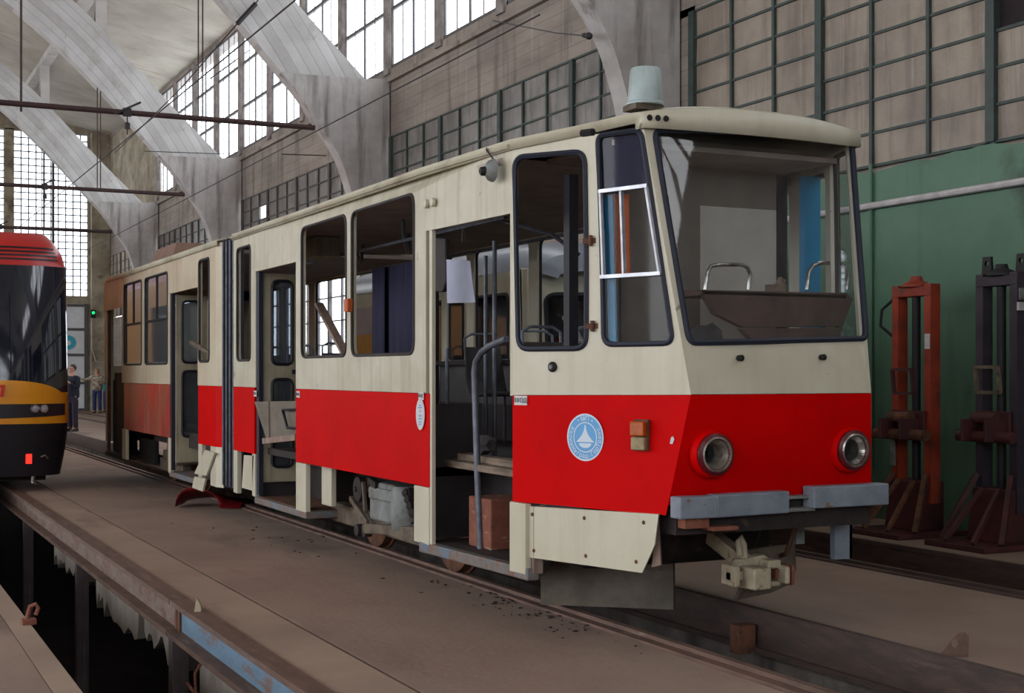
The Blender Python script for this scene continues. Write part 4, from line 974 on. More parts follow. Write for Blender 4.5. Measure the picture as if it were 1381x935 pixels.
g = G(); g.box(3.95, 4.1, 19.3, 19.6, 2.9, 3.06); part(g, 'roof_stub', 'coupler_paint', rb)
g = G(); g.box(3.52, 5.74, 20.7, 20.78, .5, 1.6); g.box(3.52, 3.62, 20.7, 20.78, 1.6, 2.84); g.box(5.46, 5.74, 20.7, 20.78, 1.6, 2.84); g.box(3.52, 5.74, 20.7, 20.78, 2.6, 2.84); part(g, 'rear_panel', 'cream_dirty')
inner('floor_plate', 'dark_inside', (3.98, 5.7, 14.1, 20.7, .8, .86), (3.56, 3.98, 16.35, 19.36, .8, .86), (3.56, 3.98, 14.1, 14.93, .8, .86))
inner('inner_ceiling', 'ceiling_inside', (3.54, 5.72, 14.1, 20.7, 2.74, 2.78))
inner('step_well', 'dark_inside', (3.97, 4.0, 14.93, 16.33, .34, .86), (3.97, 4.0, 19.36, 20.6, .34, .86))
st = inner('door_step', 'step_metal', (3.5, 4.0, 14.9, 16.36, .28, .34), bevel=.008); inner('door_step', 'grime', (3.5, 4.0, 19.36, 20.7, .3, .36))
inner('door_post', 'rust', (3.52, 3.56, 20.58, 20.64, .36, 2.42), (3.52, 3.55, 19.36, 19.4, .36, 2.42))
inner('door_post', 'dark_inside', (3.6, 3.95, 20.62, 20.64, .36, 1.4))
g = G(); g.tube([(3.7, 20.1, .36), (3.7, 20.1, 2.4)], .02, 8); part(g, 'pole', 'rail_grey'); g = G(); g.box(3.6, 3.62, 19.45, 20.5, .36, 1.5); part(g, 'lower_door_leaf', 'dark_inside')
for x, y in ((5.4, 15.6), (5.4, 17.), (5.4, 18.4)): seat(x, y)
# folded door leaves in the two middle doorways (facing forward)
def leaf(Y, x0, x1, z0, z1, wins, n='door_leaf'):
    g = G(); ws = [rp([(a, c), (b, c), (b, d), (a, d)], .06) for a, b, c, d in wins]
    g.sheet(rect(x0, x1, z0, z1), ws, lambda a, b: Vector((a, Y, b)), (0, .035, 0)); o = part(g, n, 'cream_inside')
    for w in ws:
        seal(lambda a, b: Vector((a, Y-.004, b)), w, 'leaf_seal', 'rubber', .016, o)
        g = G(); g.sheet(w, [], lambda a, b: Vector((a, Y+.015, b)), None); part(g, 'leaf_pane', 'glass_door', o, recalc=False)
    g = G(); zz = (wins[0][3]+wins[1][2])/2; g.box(x1-.12, x1-.04, Y-.03, Y, zz-.02, zz+.02); part(g, 'leaf_catch', 'rubber', o)
    return o
leaf(12.56, 3.55, 3.95, .48, 2.43, [(3.64, 3.83, .62, 1.44), (3.64, 3.83, 1.58, 2.36)])
leaf(16.22, 3.55, 3.92, .45, 2.41, [(3.62, 3.82, .75, 1.52), (3.62, 3.82, 1.62, 2.34)])
inner('jamb_seal', 'navy_rubber', (3.51, 3.55, 12.54, 12.62, .36, 2.44), (3.51, 3.55, 16.26, 16.33, .36, 2.42))
# broken leaf leaning in the middle doorway
pl = [onX(x, *q) for x, q in ((3.45, (343, 542)), (3.56, (404, 541)), (3.56, (404, 590)), (3.47, (360, 595)))]; pl[1].y -= .0
hole = [onX(x, *q) for x, q in ((3.50, (383, 553)), (3.545, (404, 552)), (3.545, (404, 578)), (3.51, (389, 577)))]
g = G(); g.prism(pl, (.035, 0, 0)); bl = part(g, 'broken_door_leaf', 'leaf_worn')
g = G(); g.tube([q+Vector((-.01, 0, 0)) for q in hole], .014, 6, True); part(g, 'leaf_seal', 'rubber', bl)
g = G(); g.bar(pl[3]+Vector((-.02, 0, 0)), pl[2]+Vector((-.02, 0, 0)), .05); g.bar(pl[0]+(pl[1]-pl[0])*.35+Vector((-.01, 0, 0)), pl[3]+(pl[2]-pl[3])*.1+Vector((-.01, 0, 0)), .012); part(g, 'leaf_edge', 'plank', bl)
# mirror arm sticking out of the rear car
a, b = onX(3.4, 258, 462), onX(3.52, 286, 478); g = G(); g.tube([a, a*.5+b*.5, b], [.035, .03, .014], 8); part(g, 'mirror_arm', 'frame_grey', smooth=True)
# ---- running gear
def bogie(y0, y1):
    o = inner('bogie', 'frame_grey', (3.78, 3.9, y0-.25, y1+.3, .24, .4), (5.36, 5.48, y0-.25, y1+.3, .24, .4), (3.8, 5.46, (y0+y1)/2-.2, (y0+y1)/2+.2, .3, .5), join=True, bevel=.015)
    for y in (y0, y1):
        for x, s in ((4.13, 1), (5.13, -1)):
            g = G(); g.lathe([(.05, -.04), (.05, -.02), (.3, -.02), (.33, 0), (.33, .07*1), (.35, .075), (.35, .1), (.2, .1)], (x-.07*s, y, .367), (s, 0, 0), 32); part(g, 'wheel', 'rust', o, smooth=True)
        g = G(); g.tube([(4.1, y, .36), (5.16, y, .36)], .06, 10); part(g, 'axle', 'grime', o)
    return o
bg = bogie(9.31, 10.94)
gx = lambda x, y, X=3.72: onX(X, x, y)
p = gx(480, 660); g = G(); g.lathe([(.1, 0), (.1, .05), (.07, .06), (.025, .06), (.02, .075)], p+Vector((.06, 0, 0)), (-1, 0, 0), 20); part(g, 'brake_drum', 'grime', bg, smooth=True)
g = G(); g.bar(gx(473, 672), gx(496, 706), .03, .045); g.bar(gx(490, 650), gx(493, 690), .03, .03); part(g, 'brake_lever', 'frame_grey', bg, bevel=.006)
p = gx(482, 715); g = G(); g.lathe([(.05, 0), (.05, .06), (.025, .07)], p+Vector((.05, 0, 0)), (-1, 0, 0), 14); part(g, 'lever_pivot', 'grime', bg, smooth=True); g = G(); g.lathe([(.05, 0), (.05, .06), (.02, .07)], gx(492, 716)+Vector((.05, 0, 0)), (-1, 0, 0), 14); part(g, 'lever_pivot', 'grime', bg, smooth=True)
a, b = gx(549, 658), gx(498, 704)
g = G(); g.box(3.72, 4.0, a.y+.26, b.y, .36, .66); g.box(3.70, 3.76, a.y+.2, b.y-.02, .52, .62); part(g, 'gearbox', 'gear_grey', bg, bevel=.02)
g = G(); g.lathe([(.12, -.02), (.13, 0), (.13, .26), (.11, .3)], (3.80, a.y+.17, .36), (0, 0, 1), 22); part(g, 'motor_drum', 'gear_grey', bg, smooth=True)
for k in range(4):
    q = gx(553+k*3, 665+k*9); g = G(); g.lathe([(.03, 0), (.035, .04), (.015, .06)], q, (-1, 0, 0), 10); part(g, 'spring_bolt', 'grime', bg, smooth=True)
g = G(); g.bar(gx(553, 660), gx(560, 705), .05, .07); part(g, 'spring_plate', 'grime', bg)
g = G(); g.bar(gx(500, 648), gx(510, 655), .05); part(g, 'spring_stop', 'grime', bg)
g = G(); g.prism([gx(*q, 3.7) for q in ((488, 706), (567, 712), (567, 738), (520, 722), (490, 720))], (.06, 0, 0)); part(g, 'side_frame', 'frame_grey', bg, bevel=.01)
g = G(); g.prism([gx(*q, 3.82) for q in ((475, 668), (488, 664), (500, 700), (487, 712), (477, 702))], (.08, 0, 0)); part(g, 'brake_casing', 'grime', bg, bevel=.01)
bogie(17.2, 18.7)
inner('underframe', 'grime', (3.98, 5.3, 8.6, 13.4, .62, .8), (3.6, 5.6, 8.64, 13.4, .74, .8), (3.8, 5.4, 11.25, 11.4, .3, .8), (3.7, 5.56, 14.1, 20.6, .62, .8), (3.95, 5.3, 12., 13.3, .3, .62), (3.95, 5.3, 14.9, 16.2, .3, .62))
inner('equipment_box', 'frame_grey', (3.66, 4.2, 16.75, 17.25, .38, .7), bevel=.02)
inner('underframe', 'black', (3.7, 3.75, 18.2, 19.1, .3, .74))
# ---- loose things on and in the tram
t = thing('metal_tub', 'pale grey upturned tub standing on the red tram roof above the cab', 'tub', (0, 0, 0))
T0 = onX(3.98, 870, 152); T0.z = 2.965; t.location = T0; ORG[t.name] = T0
g = G(); g.lathe([(.105, .0), (.105, .012), (.097, .02), (.085, .195), (.078, .205), (.0, .206)], T0, (.02, 0, 1), 28); part(g, 'tub_body', 'tank_grey', t, smooth=True)
g = G(); g.box(T0.x-.1, T0.x+.06, T0.y-.07, T0.y+.07, T0.z-.03, T0.z); part(g, 'base_plate', 'frame_grey', t)
g = G(); g.prism([onX(3.82, *q) for q in ((602, 350), (634, 352), (637, 378), (641, 408), (603, 409))], (.004, .004, 0)); tag(g.to('paper_sheet', 'paper'), 'pale blue paper sheet hanging in the front doorway of the red tram', 'paper')
g = G(); g.bar(onX(3.72, 430, 410), onX(3.66, 466, 478), .03, .07, (1, 0, 0)); tag(g.to('wooden_plank', 'plank'), 'loose plank leaning inside a paneless window of the red tram', 'plank')
cv = thing('curtain', 'dark navy curtain in two drops inside the window behind the front doorway', 'curtain', (4.3, 11.3, 2.4))
for a, b, dx in (((503, 363), (521, 478), 0), ((521, 360), (562, 478), .03)):
    p, q = onX(4.3+dx, *a), onX(4.3+dx, *b); g = G(); n_ = 14; L0 = []; L1 = []
    for i in range(n_+1):
        y = p.y+(q.y-p.y)*i/n_; x = 4.3+dx+.012*math.sin(i*1.7); L0.append((x, y, p.z)); L1.append((x, y, 1.2))
    g.loft([L0, L1], caps=False, closed=False); part(g, 'curtain_drop', 'navy_cloth', cv, smooth=True, solid=.01)
for k, (y0, y1, x, z, l) in enumerate(((7.4, 8.62, 3.66, .868, 'longest grey board of the pile across the front doorway floor'), (7.5, 8.66, 3.78, .868, 'grey board lying inside the longest board in the front doorway'), (7.6, 8.5, 3.72, .915, 'topmost short board of the pile in the front doorway'))):
    g = G(); g.hexa([(x, y0, z), (x+.1, y0, z), (x+.12, y1, z), (x+.02, y1, z), (x, y0, z+.045), (x+.1, y0, z+.045), (x+.12, y1, z+.045), (x+.02, y1, z+.045)])
    tag(g.to('wooden_board', 'wood_grey', bevel=.004), l, 'board', 'boards in the front doorway')
def lump(name, m, c, r, label, cat, sz=(1, 1, 1), n=2, amp=.3):
    bm = bmesh.new(); bmesh.ops.create_icosphere(bm, subdivisions=n, radius=r)
    for v in bm.verts:
        v.co *= 1+random.uniform(-amp, amp); v.co = Vector((v.co.x*sz[0], v.co.y*sz[1], v.co.z*sz[2]))
    zmin = min(v.co.z for v in bm.verts); bmesh.ops.translate(bm, verts=bm.verts, vec=Vector(c)-Vector((0, 0, zmin)))
    g = G(); g.bm.free(); g.bm = bm; return tag(g.to(name, m, smooth=True), label, cat)
lump('rag', 'rag', (3.80, 8.15, .962), .09, 'crumpled grey rag on the board pile in the front doorway', 'rag', (.8, 1, .7))
c = onY(6.38, 955, 458); lump('rag', 'rag', (c.x, 6.4, 1.6), .1, 'dark crumpled rag behind the left of the windscreen', 'rag', (1., .5, .9))
c = onY(6.3, 988, 457); lump('paper_scrap', 'paper', (c.x, 6.32, 1.602), .045, 'white crumpled paper at the foot of the dashboard', 'paper', (1.6, .7, .4))
# ================================================================== THE OTHER VEHICLES
PX = 1.5
pesa = thing('modern_tram', 'modern yellow tram with red roof and black windscreen on the left track', 'tram', (PX, 18.2, 0))
HWP = 1.17
def pw(z):   # half width by height
    if z > 2.9: return HWP-.02-.2*((z-2.9)/.42)**1.6
    if z < .87: return HWP+.0-.09*((.87-z)/.67)**1.5
    return HWP
def py(z):   # nose position by height
    if z > 1.25: return 18.15+.28*((z-1.25)/2.05)**1.5+(.25*((z-3.0)/.3)**2 if z > 3.0 else 0)
    if z < .87: return 18.15+.06*((.87-z)/.67)
    return 18.15
def ps(s, z):    # s in -1..1 over the nose, beyond runs along the side
    w = pw(z); y = py(z); r = .42
    if abs(s) <= 1:
        a = s*PI/2; e = .30
        X = w*math.copysign(abs(math.sin(a))**.55, s) if s else 0.; Y = y+.55*(1-abs(math.cos(a))**.55)
    else:
        X = math.copysign(w, s); Y = y+.55+(abs(s)-1)*10.
    return Vector((PX+X, Y, z))
SS = [-2.2, -1.5, -1.]+[-1+2*i/48 for i in range(1, 48)]+[1., 1.5, 2.2]
def band(z0, z1, name, m, s=SS, n=6, off=0., p=pesa, zf0=None, zf1=None, **k):
    g = G(); rows = []
    for j in range(n+1):
        row = []
        for q in s:
            a = zf0(q) if zf0 else z0; b = zf1(q) if zf1 else z1
            P = ps(q, a+(b-a)*j/n)
            if off: d = Vector((P.x-PX, P.y-20., 0)).normalized(); P = P+d*off
            row.append(P)
        rows.append(row)
    g.loft(rows, caps=False, closed=False); return part(g, name, m, p, smooth=True, **k)
swo = lambda q: 1.25+.16*max(0, 1-(abs(q)/.62)**2)
band(.2, .86, 'lower_apron', 'pesa_black')
band(.86, 1.25, 'yellow_band', 'pesa_yellow', zf1=lambda q: swo(q) if abs(q) <= 1 else 1.25)
band(1.25, 2.86, 'windscreen', 'pesa_glass', s=[q for q in SS if abs(q) <= 1], zf0=swo)
band(1.25, 2.86, 'side_body', 'pesa_yellow', s=[1., 1.05, 1.5, 2.2], off=.0)
band(1.25, 2.86, 'side_body', 'pesa_yellow', s=[-2.2, -1.5, -1.05, -1.], off=.0)
for sg in (1, -1):
    band(1.3, 2.5, 'side_window', 'pesa_glass', s=[sg*(1.06+.02*i) for i in range(12)], off=.006)
rfp = band(2.86, 3.3, 'roof_fairing', 'pesa_red', n=10)
g = G(); g.face([ps(q, 3.3) for q in SS]); part(g, 'roof_top', 'pesa_red', pesa)
for k in range(4):
    z = 2.93+k*.05; band(z, z+.022, 'louvre', 'pesa_black', s=[-.62+1.24*i/24 for i in range(25)], n=1, off=.008, p=rfp)
band(.95, 1.08, 'lamp_strip', 'pesa_black', s=[-.7+1.4*i/30 for i in range(31)], n=2, off=.008, zf0=lambda q: .93+.05*abs(q), zf1=lambda q: 1.11-.0*abs(q))
for sg in (1, -1):
    for q in (.35, .263):
        P = ps(sg*q, 1.05); g = G(); g.lathe([(.055, 0), (.055, .03), (.04, .034), (.0, .02)], P+Vector((0, .0, 0)), (sg*.35, -1, 0), 18); h = part(g, 'headlight', 'chrome', pesa, smooth=True)
        g = G(); g.lathe([(.038, .033), (.02, .04)], P, (sg*.35, -1, 0), 14); part(g, 'headlight_lens', 'lens', h, smooth=True)
    P = ps(sg*.24, .42); g = G(); g.box(P.x-.035, P.x+.035, P.y-.02, P.y+.03, P.z-.06, P.z+.06); part(g, 'tail_light', 'signal_red', pesa)
    band(1.5, 2.5, 'wiper', 'rubber', s=[sg*(.1+.002*i) for i in range(3)], n=4, off=.03)
# the red number at the left of the yellow band
P = onY(18.14, 3, 528); g = G(); g.prism([P+Vector(q) for q in ((-.03, -.02, -.07), (.015, -.02, -.07), (.035, -.02, .08), (-.02, -.02, .08), (-.045, -.02, .05), (-.01, -.02, .045))], (0, .02, 0)); part(g, 'number_mark', 'pesa_number', pesa)
P = ps(.36, .42); g = G(); g.tube([P+Vector((0, -.02, .02)), P+Vector((.05, -.05, .04)), P+Vector((.08, -.03, .0))], .012, 6); part(g, 'tow_eye', 'chrome', pesa)
g = G(); g.box(PX-.9, PX+.9, 18.6, 30.2, .12, .3); part(g, 'underframe', 'black', pesa)
for sx in (-.5, .5):
    for y in (20., 21.8):
        g = G(); g.lathe([(.05, -.05), (.3, -.05), (.3, .05), (.05, .05)], (PX+sx, y, .31), (1, 0, 0), 24); part(g, 'wheel', 'black', pesa)
g = G(); g.lathe([(.03, 0), (.03, .1)], (PX+.72, 18.4, .1), n=10); part(g, 'jack_point', 'chrome', pesa)
# ---- cream tram on the right track, seen through the windows
bt = thing('parked_tram', 'cream tram with grey roof parked on the right track, seen through the windows', 'tram', (7.65, 13., 0))
def bsec(Y, w, ztop, sh=.16):
    return [(7.65-w, Y, .75), (7.65-w, Y, 2.45), (7.65-w+.04, Y, 2.6), (7.65-w+sh*.8, Y, ztop-.12), (7.65-w+sh*2.2, Y, ztop), (7.65+w-sh*2.2, Y, ztop), (7.65+w-sh*.8, Y, ztop-.12), (7.65+w-.04, Y, 2.6), (7.65+w, Y, 2.45), (7.65+w, Y, .75)]
hl = [rp([(a, 1.6), (b, 1.6), (b, 2.36), (a, 2.36)], .08) for a, b in ((13.5, 14.5), (14.7, 15.9), (16.1, 16.9))]
for s in (-1, 1):
    g = G(); g.sheet(rect(13.05, 18.6, .75, 2.6), hl, lambda a, b: Vector((7.65+s*1.1, a, b)), (-s*.03, 0, 0)); part(g, 'side_panel', 'old_cream', bt)
    for h in hl:
        seal(lambda a, b: Vector((7.65+s*1.1, a, b)), h, 'window_seal', 'rubber', .02, bt)
        g = G(); g.sheet(h, [], lambda a, b: Vector((7.65+s*1.09, a, b)), None); part(g, 'window_pane', 'pesa_glass', bt, recalc=False)
    g = G(); g.sheet(rect(17.0, 18.6, .75, 2.03), [], lambda a, b: Vector((7.65+s*1.108, a, b)), (-s*.005, 0, 0)); part(g, 'yellow_panel', 'old_yellow', bt)
    g = G(); g.sheet(rect(17.0, 18.6, 2.03, 2.4), [], lambda a, b: Vector((7.65+s*1.108, a, b)), (-s*.005, 0, 0)); part(g, 'lilac_band', 'old_lilac', bt)
def rl(Y, w, z0, z1): return [(7.65+w*math.cos(PI-PI*i/14), Y, z0+(z1-z0)*math.sin(PI*i/14)**.6) for i in range(15)]
g = G(); g.loft([rl(12.9, .8, 2.5, 2.6), rl(12.98, .96, 2.55, 2.82), rl(13.4, 1.08, 2.58, 2.95), rl(14., 1.12, 2.6, 3.0), rl(18.7, 1.12, 2.6, 3.0)], caps=False, closed=False); part(g, 'roof', 'old_roof', bt, smooth=True)
def bf(v, z): return Vector((7.65+v*(1.1-.0*z), 12.72+.35*abs(v)**3+.12*max(0, z-1.4)/1.2, z))
wsb = rp([(-.82, 1.5), (.82, 1.5), (.82, 2.33), (-.82, 2.33)], .1)
g = G(); g.sheet(rect(-1., 1., .55, 2.62), [wsb], bf, (0, .03, 0), (14, 5)); part(g, 'front_panel', 'old_cream', bt, smooth=True)
seal(bf, dens(wsb, 10), 'windscreen_seal', 'rubber', .03, bt); pane(bf, wsb, (0, .015, 0), 'glass_dusty', 'windscreen', bt, (14, 3))
g = G(); g.box(6.9, 7.6, 13.5, 13.62, 1.3, 1.9); g.box(6.9, 7.6, 13.2, 13.6, 1.2, 1.32); part(g, 'driver_seat', 'old_maroon', bt, bevel=.04)
g = G(); g.box(6.58, 8.72, 13.1, 18.5, .6, .76); part(g, 'floor_plate', 'dark_inside', bt); g = G(); g.box(6.6, 8.7, 13.9, 13.95, .76, 2.6); part(g, 'bulkhead', 'grey_inside', bt)
for sx in (-.5, .5):
    for y in (14.6, 16.2):
        g = G(); g.lathe([(.05, -.05), (.33, -.05), (.33, .05), (.05, .05)], (7.65+sx, y, .365), (1, 0, 0), 24); part(g, 'wheel', 'grime', bt)
g = G(); g.box(6.9, 8.4, 13.4, 18.3, .35, .6); part(g, 'underframe', 'grime', bt)
g = G(); g.box(6.58, 8.72, 18.55, 18.62, .6, 2.62); part(g, 'rear_panel', 'old_cream', bt)
# ================================================================== LIFTING JACKS
def jack(name, X, Y, sep, H, mc, mb, label, zc, group=None, lugs=False, col=.085, dp=.1):
    t = thing(name, label, 'lifting jack', (X, Y, 0), group)
    for s in (-1, 1):
        g = G(); y = Y+s*sep/2; w = col
        # channel column: web and two flanges
        g.box(X-.0, X+dp, y-w/2, y-w/2+.015, .30, H); g.box(X-.0, X+dp, y+w/2-.015, y+w/2, .30, H); g.box(X-.015, X+.0, y-w/2, y+w/2, .30, H)
        o = part(g, 'column', mc, t)
        g = G(); g.box(X-.02, X-.015, y-w/2+.01, y+w/2-.01, 1.72, 1.86) if s < 0 and not lugs else g.box(X-.02, X-.015, y-w/2+.01, y+w/2-.01, .95, 1.05); part(g, 'column_plate', 'white_label' if s < 0 and not lugs else mb, o)
        if lugs:
            g = G(); g.sheet([(y-.06, H), (y+.06, H), (y+.045, H+.16), (y-.045, H+.16)], [[(y+.025*math.cos(k*PI/5), H+.1+.025*math.sin(k*PI/5)) for k in range(10)]], lambda a, b: (X+.07, a, b), (.03, 0, 0)); part(g, 'lifting_lug', 'jack_black', t)
    g = G(); g.box(X-.02, X+dp, Y-sep/2-.04, Y+sep/2+.04, H-.11, H-.02); part(g, 'top_beam', mc, t, bevel=.008)
    g = G(); g.lathe([(.13, 0), (.13, .02), (.09, .05), (.06, .06), (.05, .1), (.0, .1)], (X+.05, Y, H-.02), n=18); part(g, 'screw_cap', mc if not lugs else 'jack_black', t, smooth=True)
    g = G(); g.tube([(X+.05, Y, .34), (X+.05, Y, H-.1)], .04, 12); part(g, 'lifting_screw', 'jack_black', t, smooth=True)
    # carriage with rollers
    g = G(); g.box(X-.06, X-.03, Y-sep/2+.0, Y+sep/2-.0, zc-.14, zc+.12); g.box(X-.28, X-.05, Y-.15, Y-.12, zc-.14, zc+.05); g.box(X-.28, X-.05, Y+.12, Y+.15, zc-.14, zc+.05)
    ca = part(g, 'carriage', mb, t, bevel=.006)
    for dz, L in ((-.1, sep/2+.12), (.06, .14)):
        g = G(); g.tube([(X-.14, Y-L, zc+dz), (X-.14, Y+L, zc+dz)], .05, 14); part(g, 'roller', 'rust' if not lugs else mb, ca, smooth=True)
    g = G()
    for (a, b) in (((-.13, .28), (.13, .28)), ((.13, .28), (.16, .5)), ((.16, .5), (-.1, .5)), ((-.1, .5), (-.13, .28))): g.bar((X-.1, Y+a[0], zc+a[1]), (X-.1, Y+b[0], zc+b[1]), .03)
    part(g, 'guide_frame', 'frame_grey' if lugs else mb, ca)
    # base plate, pedestal, braces
    g = G(); g.box(X-.5, X+.35, Y-sep/2-.16, Y+sep/2+.16, 0, .05); part(g, 'base_plate', mb, t, bevel=.01)
    g = G(); g.hexa([(X-.16, Y-.2, .05), (X+.2, Y-.2, .05), (X+.2, Y+.2, .05), (X-.16, Y+.2, .05), (X-.06, Y-sep/2-.03, .5), (X+.16, Y-sep/2-.03, .5), (X+.16, Y+sep/2+.03, .5), (X-.06, Y+sep/2+.03, .5)]); part(g, 'pedestal', mb, t, bevel=.01)
    for s in (-1, 1):
        g = G(); g.bar((X-.04, Y+s*sep/2, .56 if not lugs else .62), (X-.3, Y+s*(sep/2+.15), .06), .045); part(g, 'brace', 'rust' if not lugs else mb, t)
        g = G(); g.bar((X-.08, Y+s*.1, .5), (X-.44, Y+s*.16, .06), .035); part(g, 'brace', mb if lugs else 'rust', t)
    return t
jo = jack('lifting_jack', 9.0, 9.92, .43, 2.32, 'jack_orange', 'jack_maroon', 'orange lifting jack with rusty base standing by the green wall', 1.03)
g = G(); g.tube([(9.0, 10.17, 2.2), (8.95, 10.28, 2.1), (8.95, 10.3, 1.95), (9.0, 10.19, 1.85)], .014, 6); part(g, 'cable', 'black', jo)
g = G(); g.box(8.95, 8.97, 10.1, 10.17, .62, .88); part(g, 'torn_cloth', 'gear_grey', jo, bevel=.01)
j2 = jack('lifting_jack', 9.0, 8.87, .39, 2.36, 'jack_dark', 'jack_maroon', 'dark purple lifting jack with two top lugs beside the orange jack', 1.05, None, True)
g = G(); g.box(8.98, 9.12, 8.605, 8.63, 2.03, 2.10); part(g, 'white_band', 'conduit_white', j2); g = G(); g.box(9.0, 9.11, 8.61, 8.63, 2.12, 2.22); part(g, 'grey_band', 'gear_grey', j2)
# ================================================================== SMALL THINGS ON THE FLOOR
q0 = onZ(0, 236, 685); q1 = onZ(0, 296, 686); dv = (q1-q0); pv = Vector((.44, .9, 0))
g = G(); L = []
for j in range(6):
    row = []
    for i in range(15):
        t = i/14; a = PI*t
        row.append(q0+dv*(.5-.5*math.cos(a))*(1+.06*j)+pv*(.09*j+.03*math.sin(3*t+j))+Vector((.03*j*t, 0, .012+(.235-.03*j)*math.sin(a)**.8*(1-.25*t)+.012*math.sin(5*t+2*j)*math.sin(a))))
    L.append(row)
g.loft(L, caps=False, closed=False); o = tag(g.to('torn_panel', 'red_scrap', smooth=True, solid=.006), 'crumpled torn red panel on the floor below the rear car doorway', 'scrap metal')
g = G(); e = q1; g.loft([[e+Vector((.0, -.05, .012)), e+Vector((.1, .1, .09)), e+Vector((.2, .3, .05))], [e+Vector((.2, -.12, .012)), e+Vector((.26, .0, .05)), e+Vector((.35, .2, .02))]], caps=False, closed=False); g.to('torn_flap', 'red_scrap', o, solid=.006)
def tab(px, name, m, label, pts, th, yaw):
    P = onZ(0.0, *px); d = Vector((math.cos(yaw), math.sin(yaw), 0)); n_ = Vector((-d.y, d.x, 0))*th
    g = G(); g.prism([P+d*a+Vector((0, 0, b)) for a, b in pts], n_); return tag(g.to(name, m, bevel=.004), label, 'metal bracket')
tab((261, 828), 'metal_tab', 'coupler_paint', 'small bent pale metal tab on the edge of the blue rail', [(0, .0), (.05, .0), (.045, .05), (.02, .1), (.01, .06)], .03, -.5)
P = onZ(.0, 34, 842); g = G(); g.tube([P, P+Vector((.02, .02, .06)), P+Vector((.03, .02, .1)), P+Vector((.06, .0, .115)), P+Vector((.075, .0, .09)), P+Vector((.06, .0, .05))], .013, 8); g.box(P.x-.02, P.x+.06, P.y-.04, P.y+.04, P.z, P.z+.03); tag(g.to('steel_hook', 'rust_red', smooth=True), 'bent rusty hook standing on the kerb of the open pit', 'hook')
d = Vector((.9, -.44, 0)); P = onZ(.0, 1258, 889)+Vector((.06, .02, 0))
g = G(); hole = [(.085+.018*math.cos(k*PI/6), .07+.022*math.sin(k*PI/6)) for k in range(12)]
g.sheet([(0, 0), (.155, 0), (.16, .11), (.135, .13), (.1, .125)], [hole], lambda a, b: P+d*a+Vector((0, 0, b)), (.01, .012, 0)); tag(g.to('stop_plate', 'rail_steel'), 'small steel plate with a hole beside the right rail beam', 'metal plate')
g = G(); c0 = onZ(0, 745, 790)
for k in range(120):
    t = random.gauss(0, 1); x = 4.0-abs(random.gauss(0, .16)); y = 7.9+random.gauss(0, .75); s = random.uniform(.004, .014)
    if random.random() < .25: x, y = 3.6+random.gauss(0, .25), 12.2+random.gauss(0, .8)
    M = Matrix.Translation((x, y, s*.4-.004)) @ Matrix.Rotation(random.uniform(0, 6), 4, 'Z') @ Matrix.Diagonal((random.uniform(.8, 2.4), 1, .4, 1))
    bmesh.ops.create_icosphere(g.bm, subdivisions=1, radius=s, matrix=M)
tag(g.to('debris', 'grime'), 'dark crumbs of dirt and rust along the near rail of the red tram', 'debris', kind='stuff')
P = onX(5.02, 998, 850); g = G(); g.box(4.98, 5.1, P.y-.05, P.y+.05, -.235, -.06); tag(g.to('rail_bracket', 'rust'), 'small rusty bracket on the rail beam inside the pit before the tram', 'bracket')
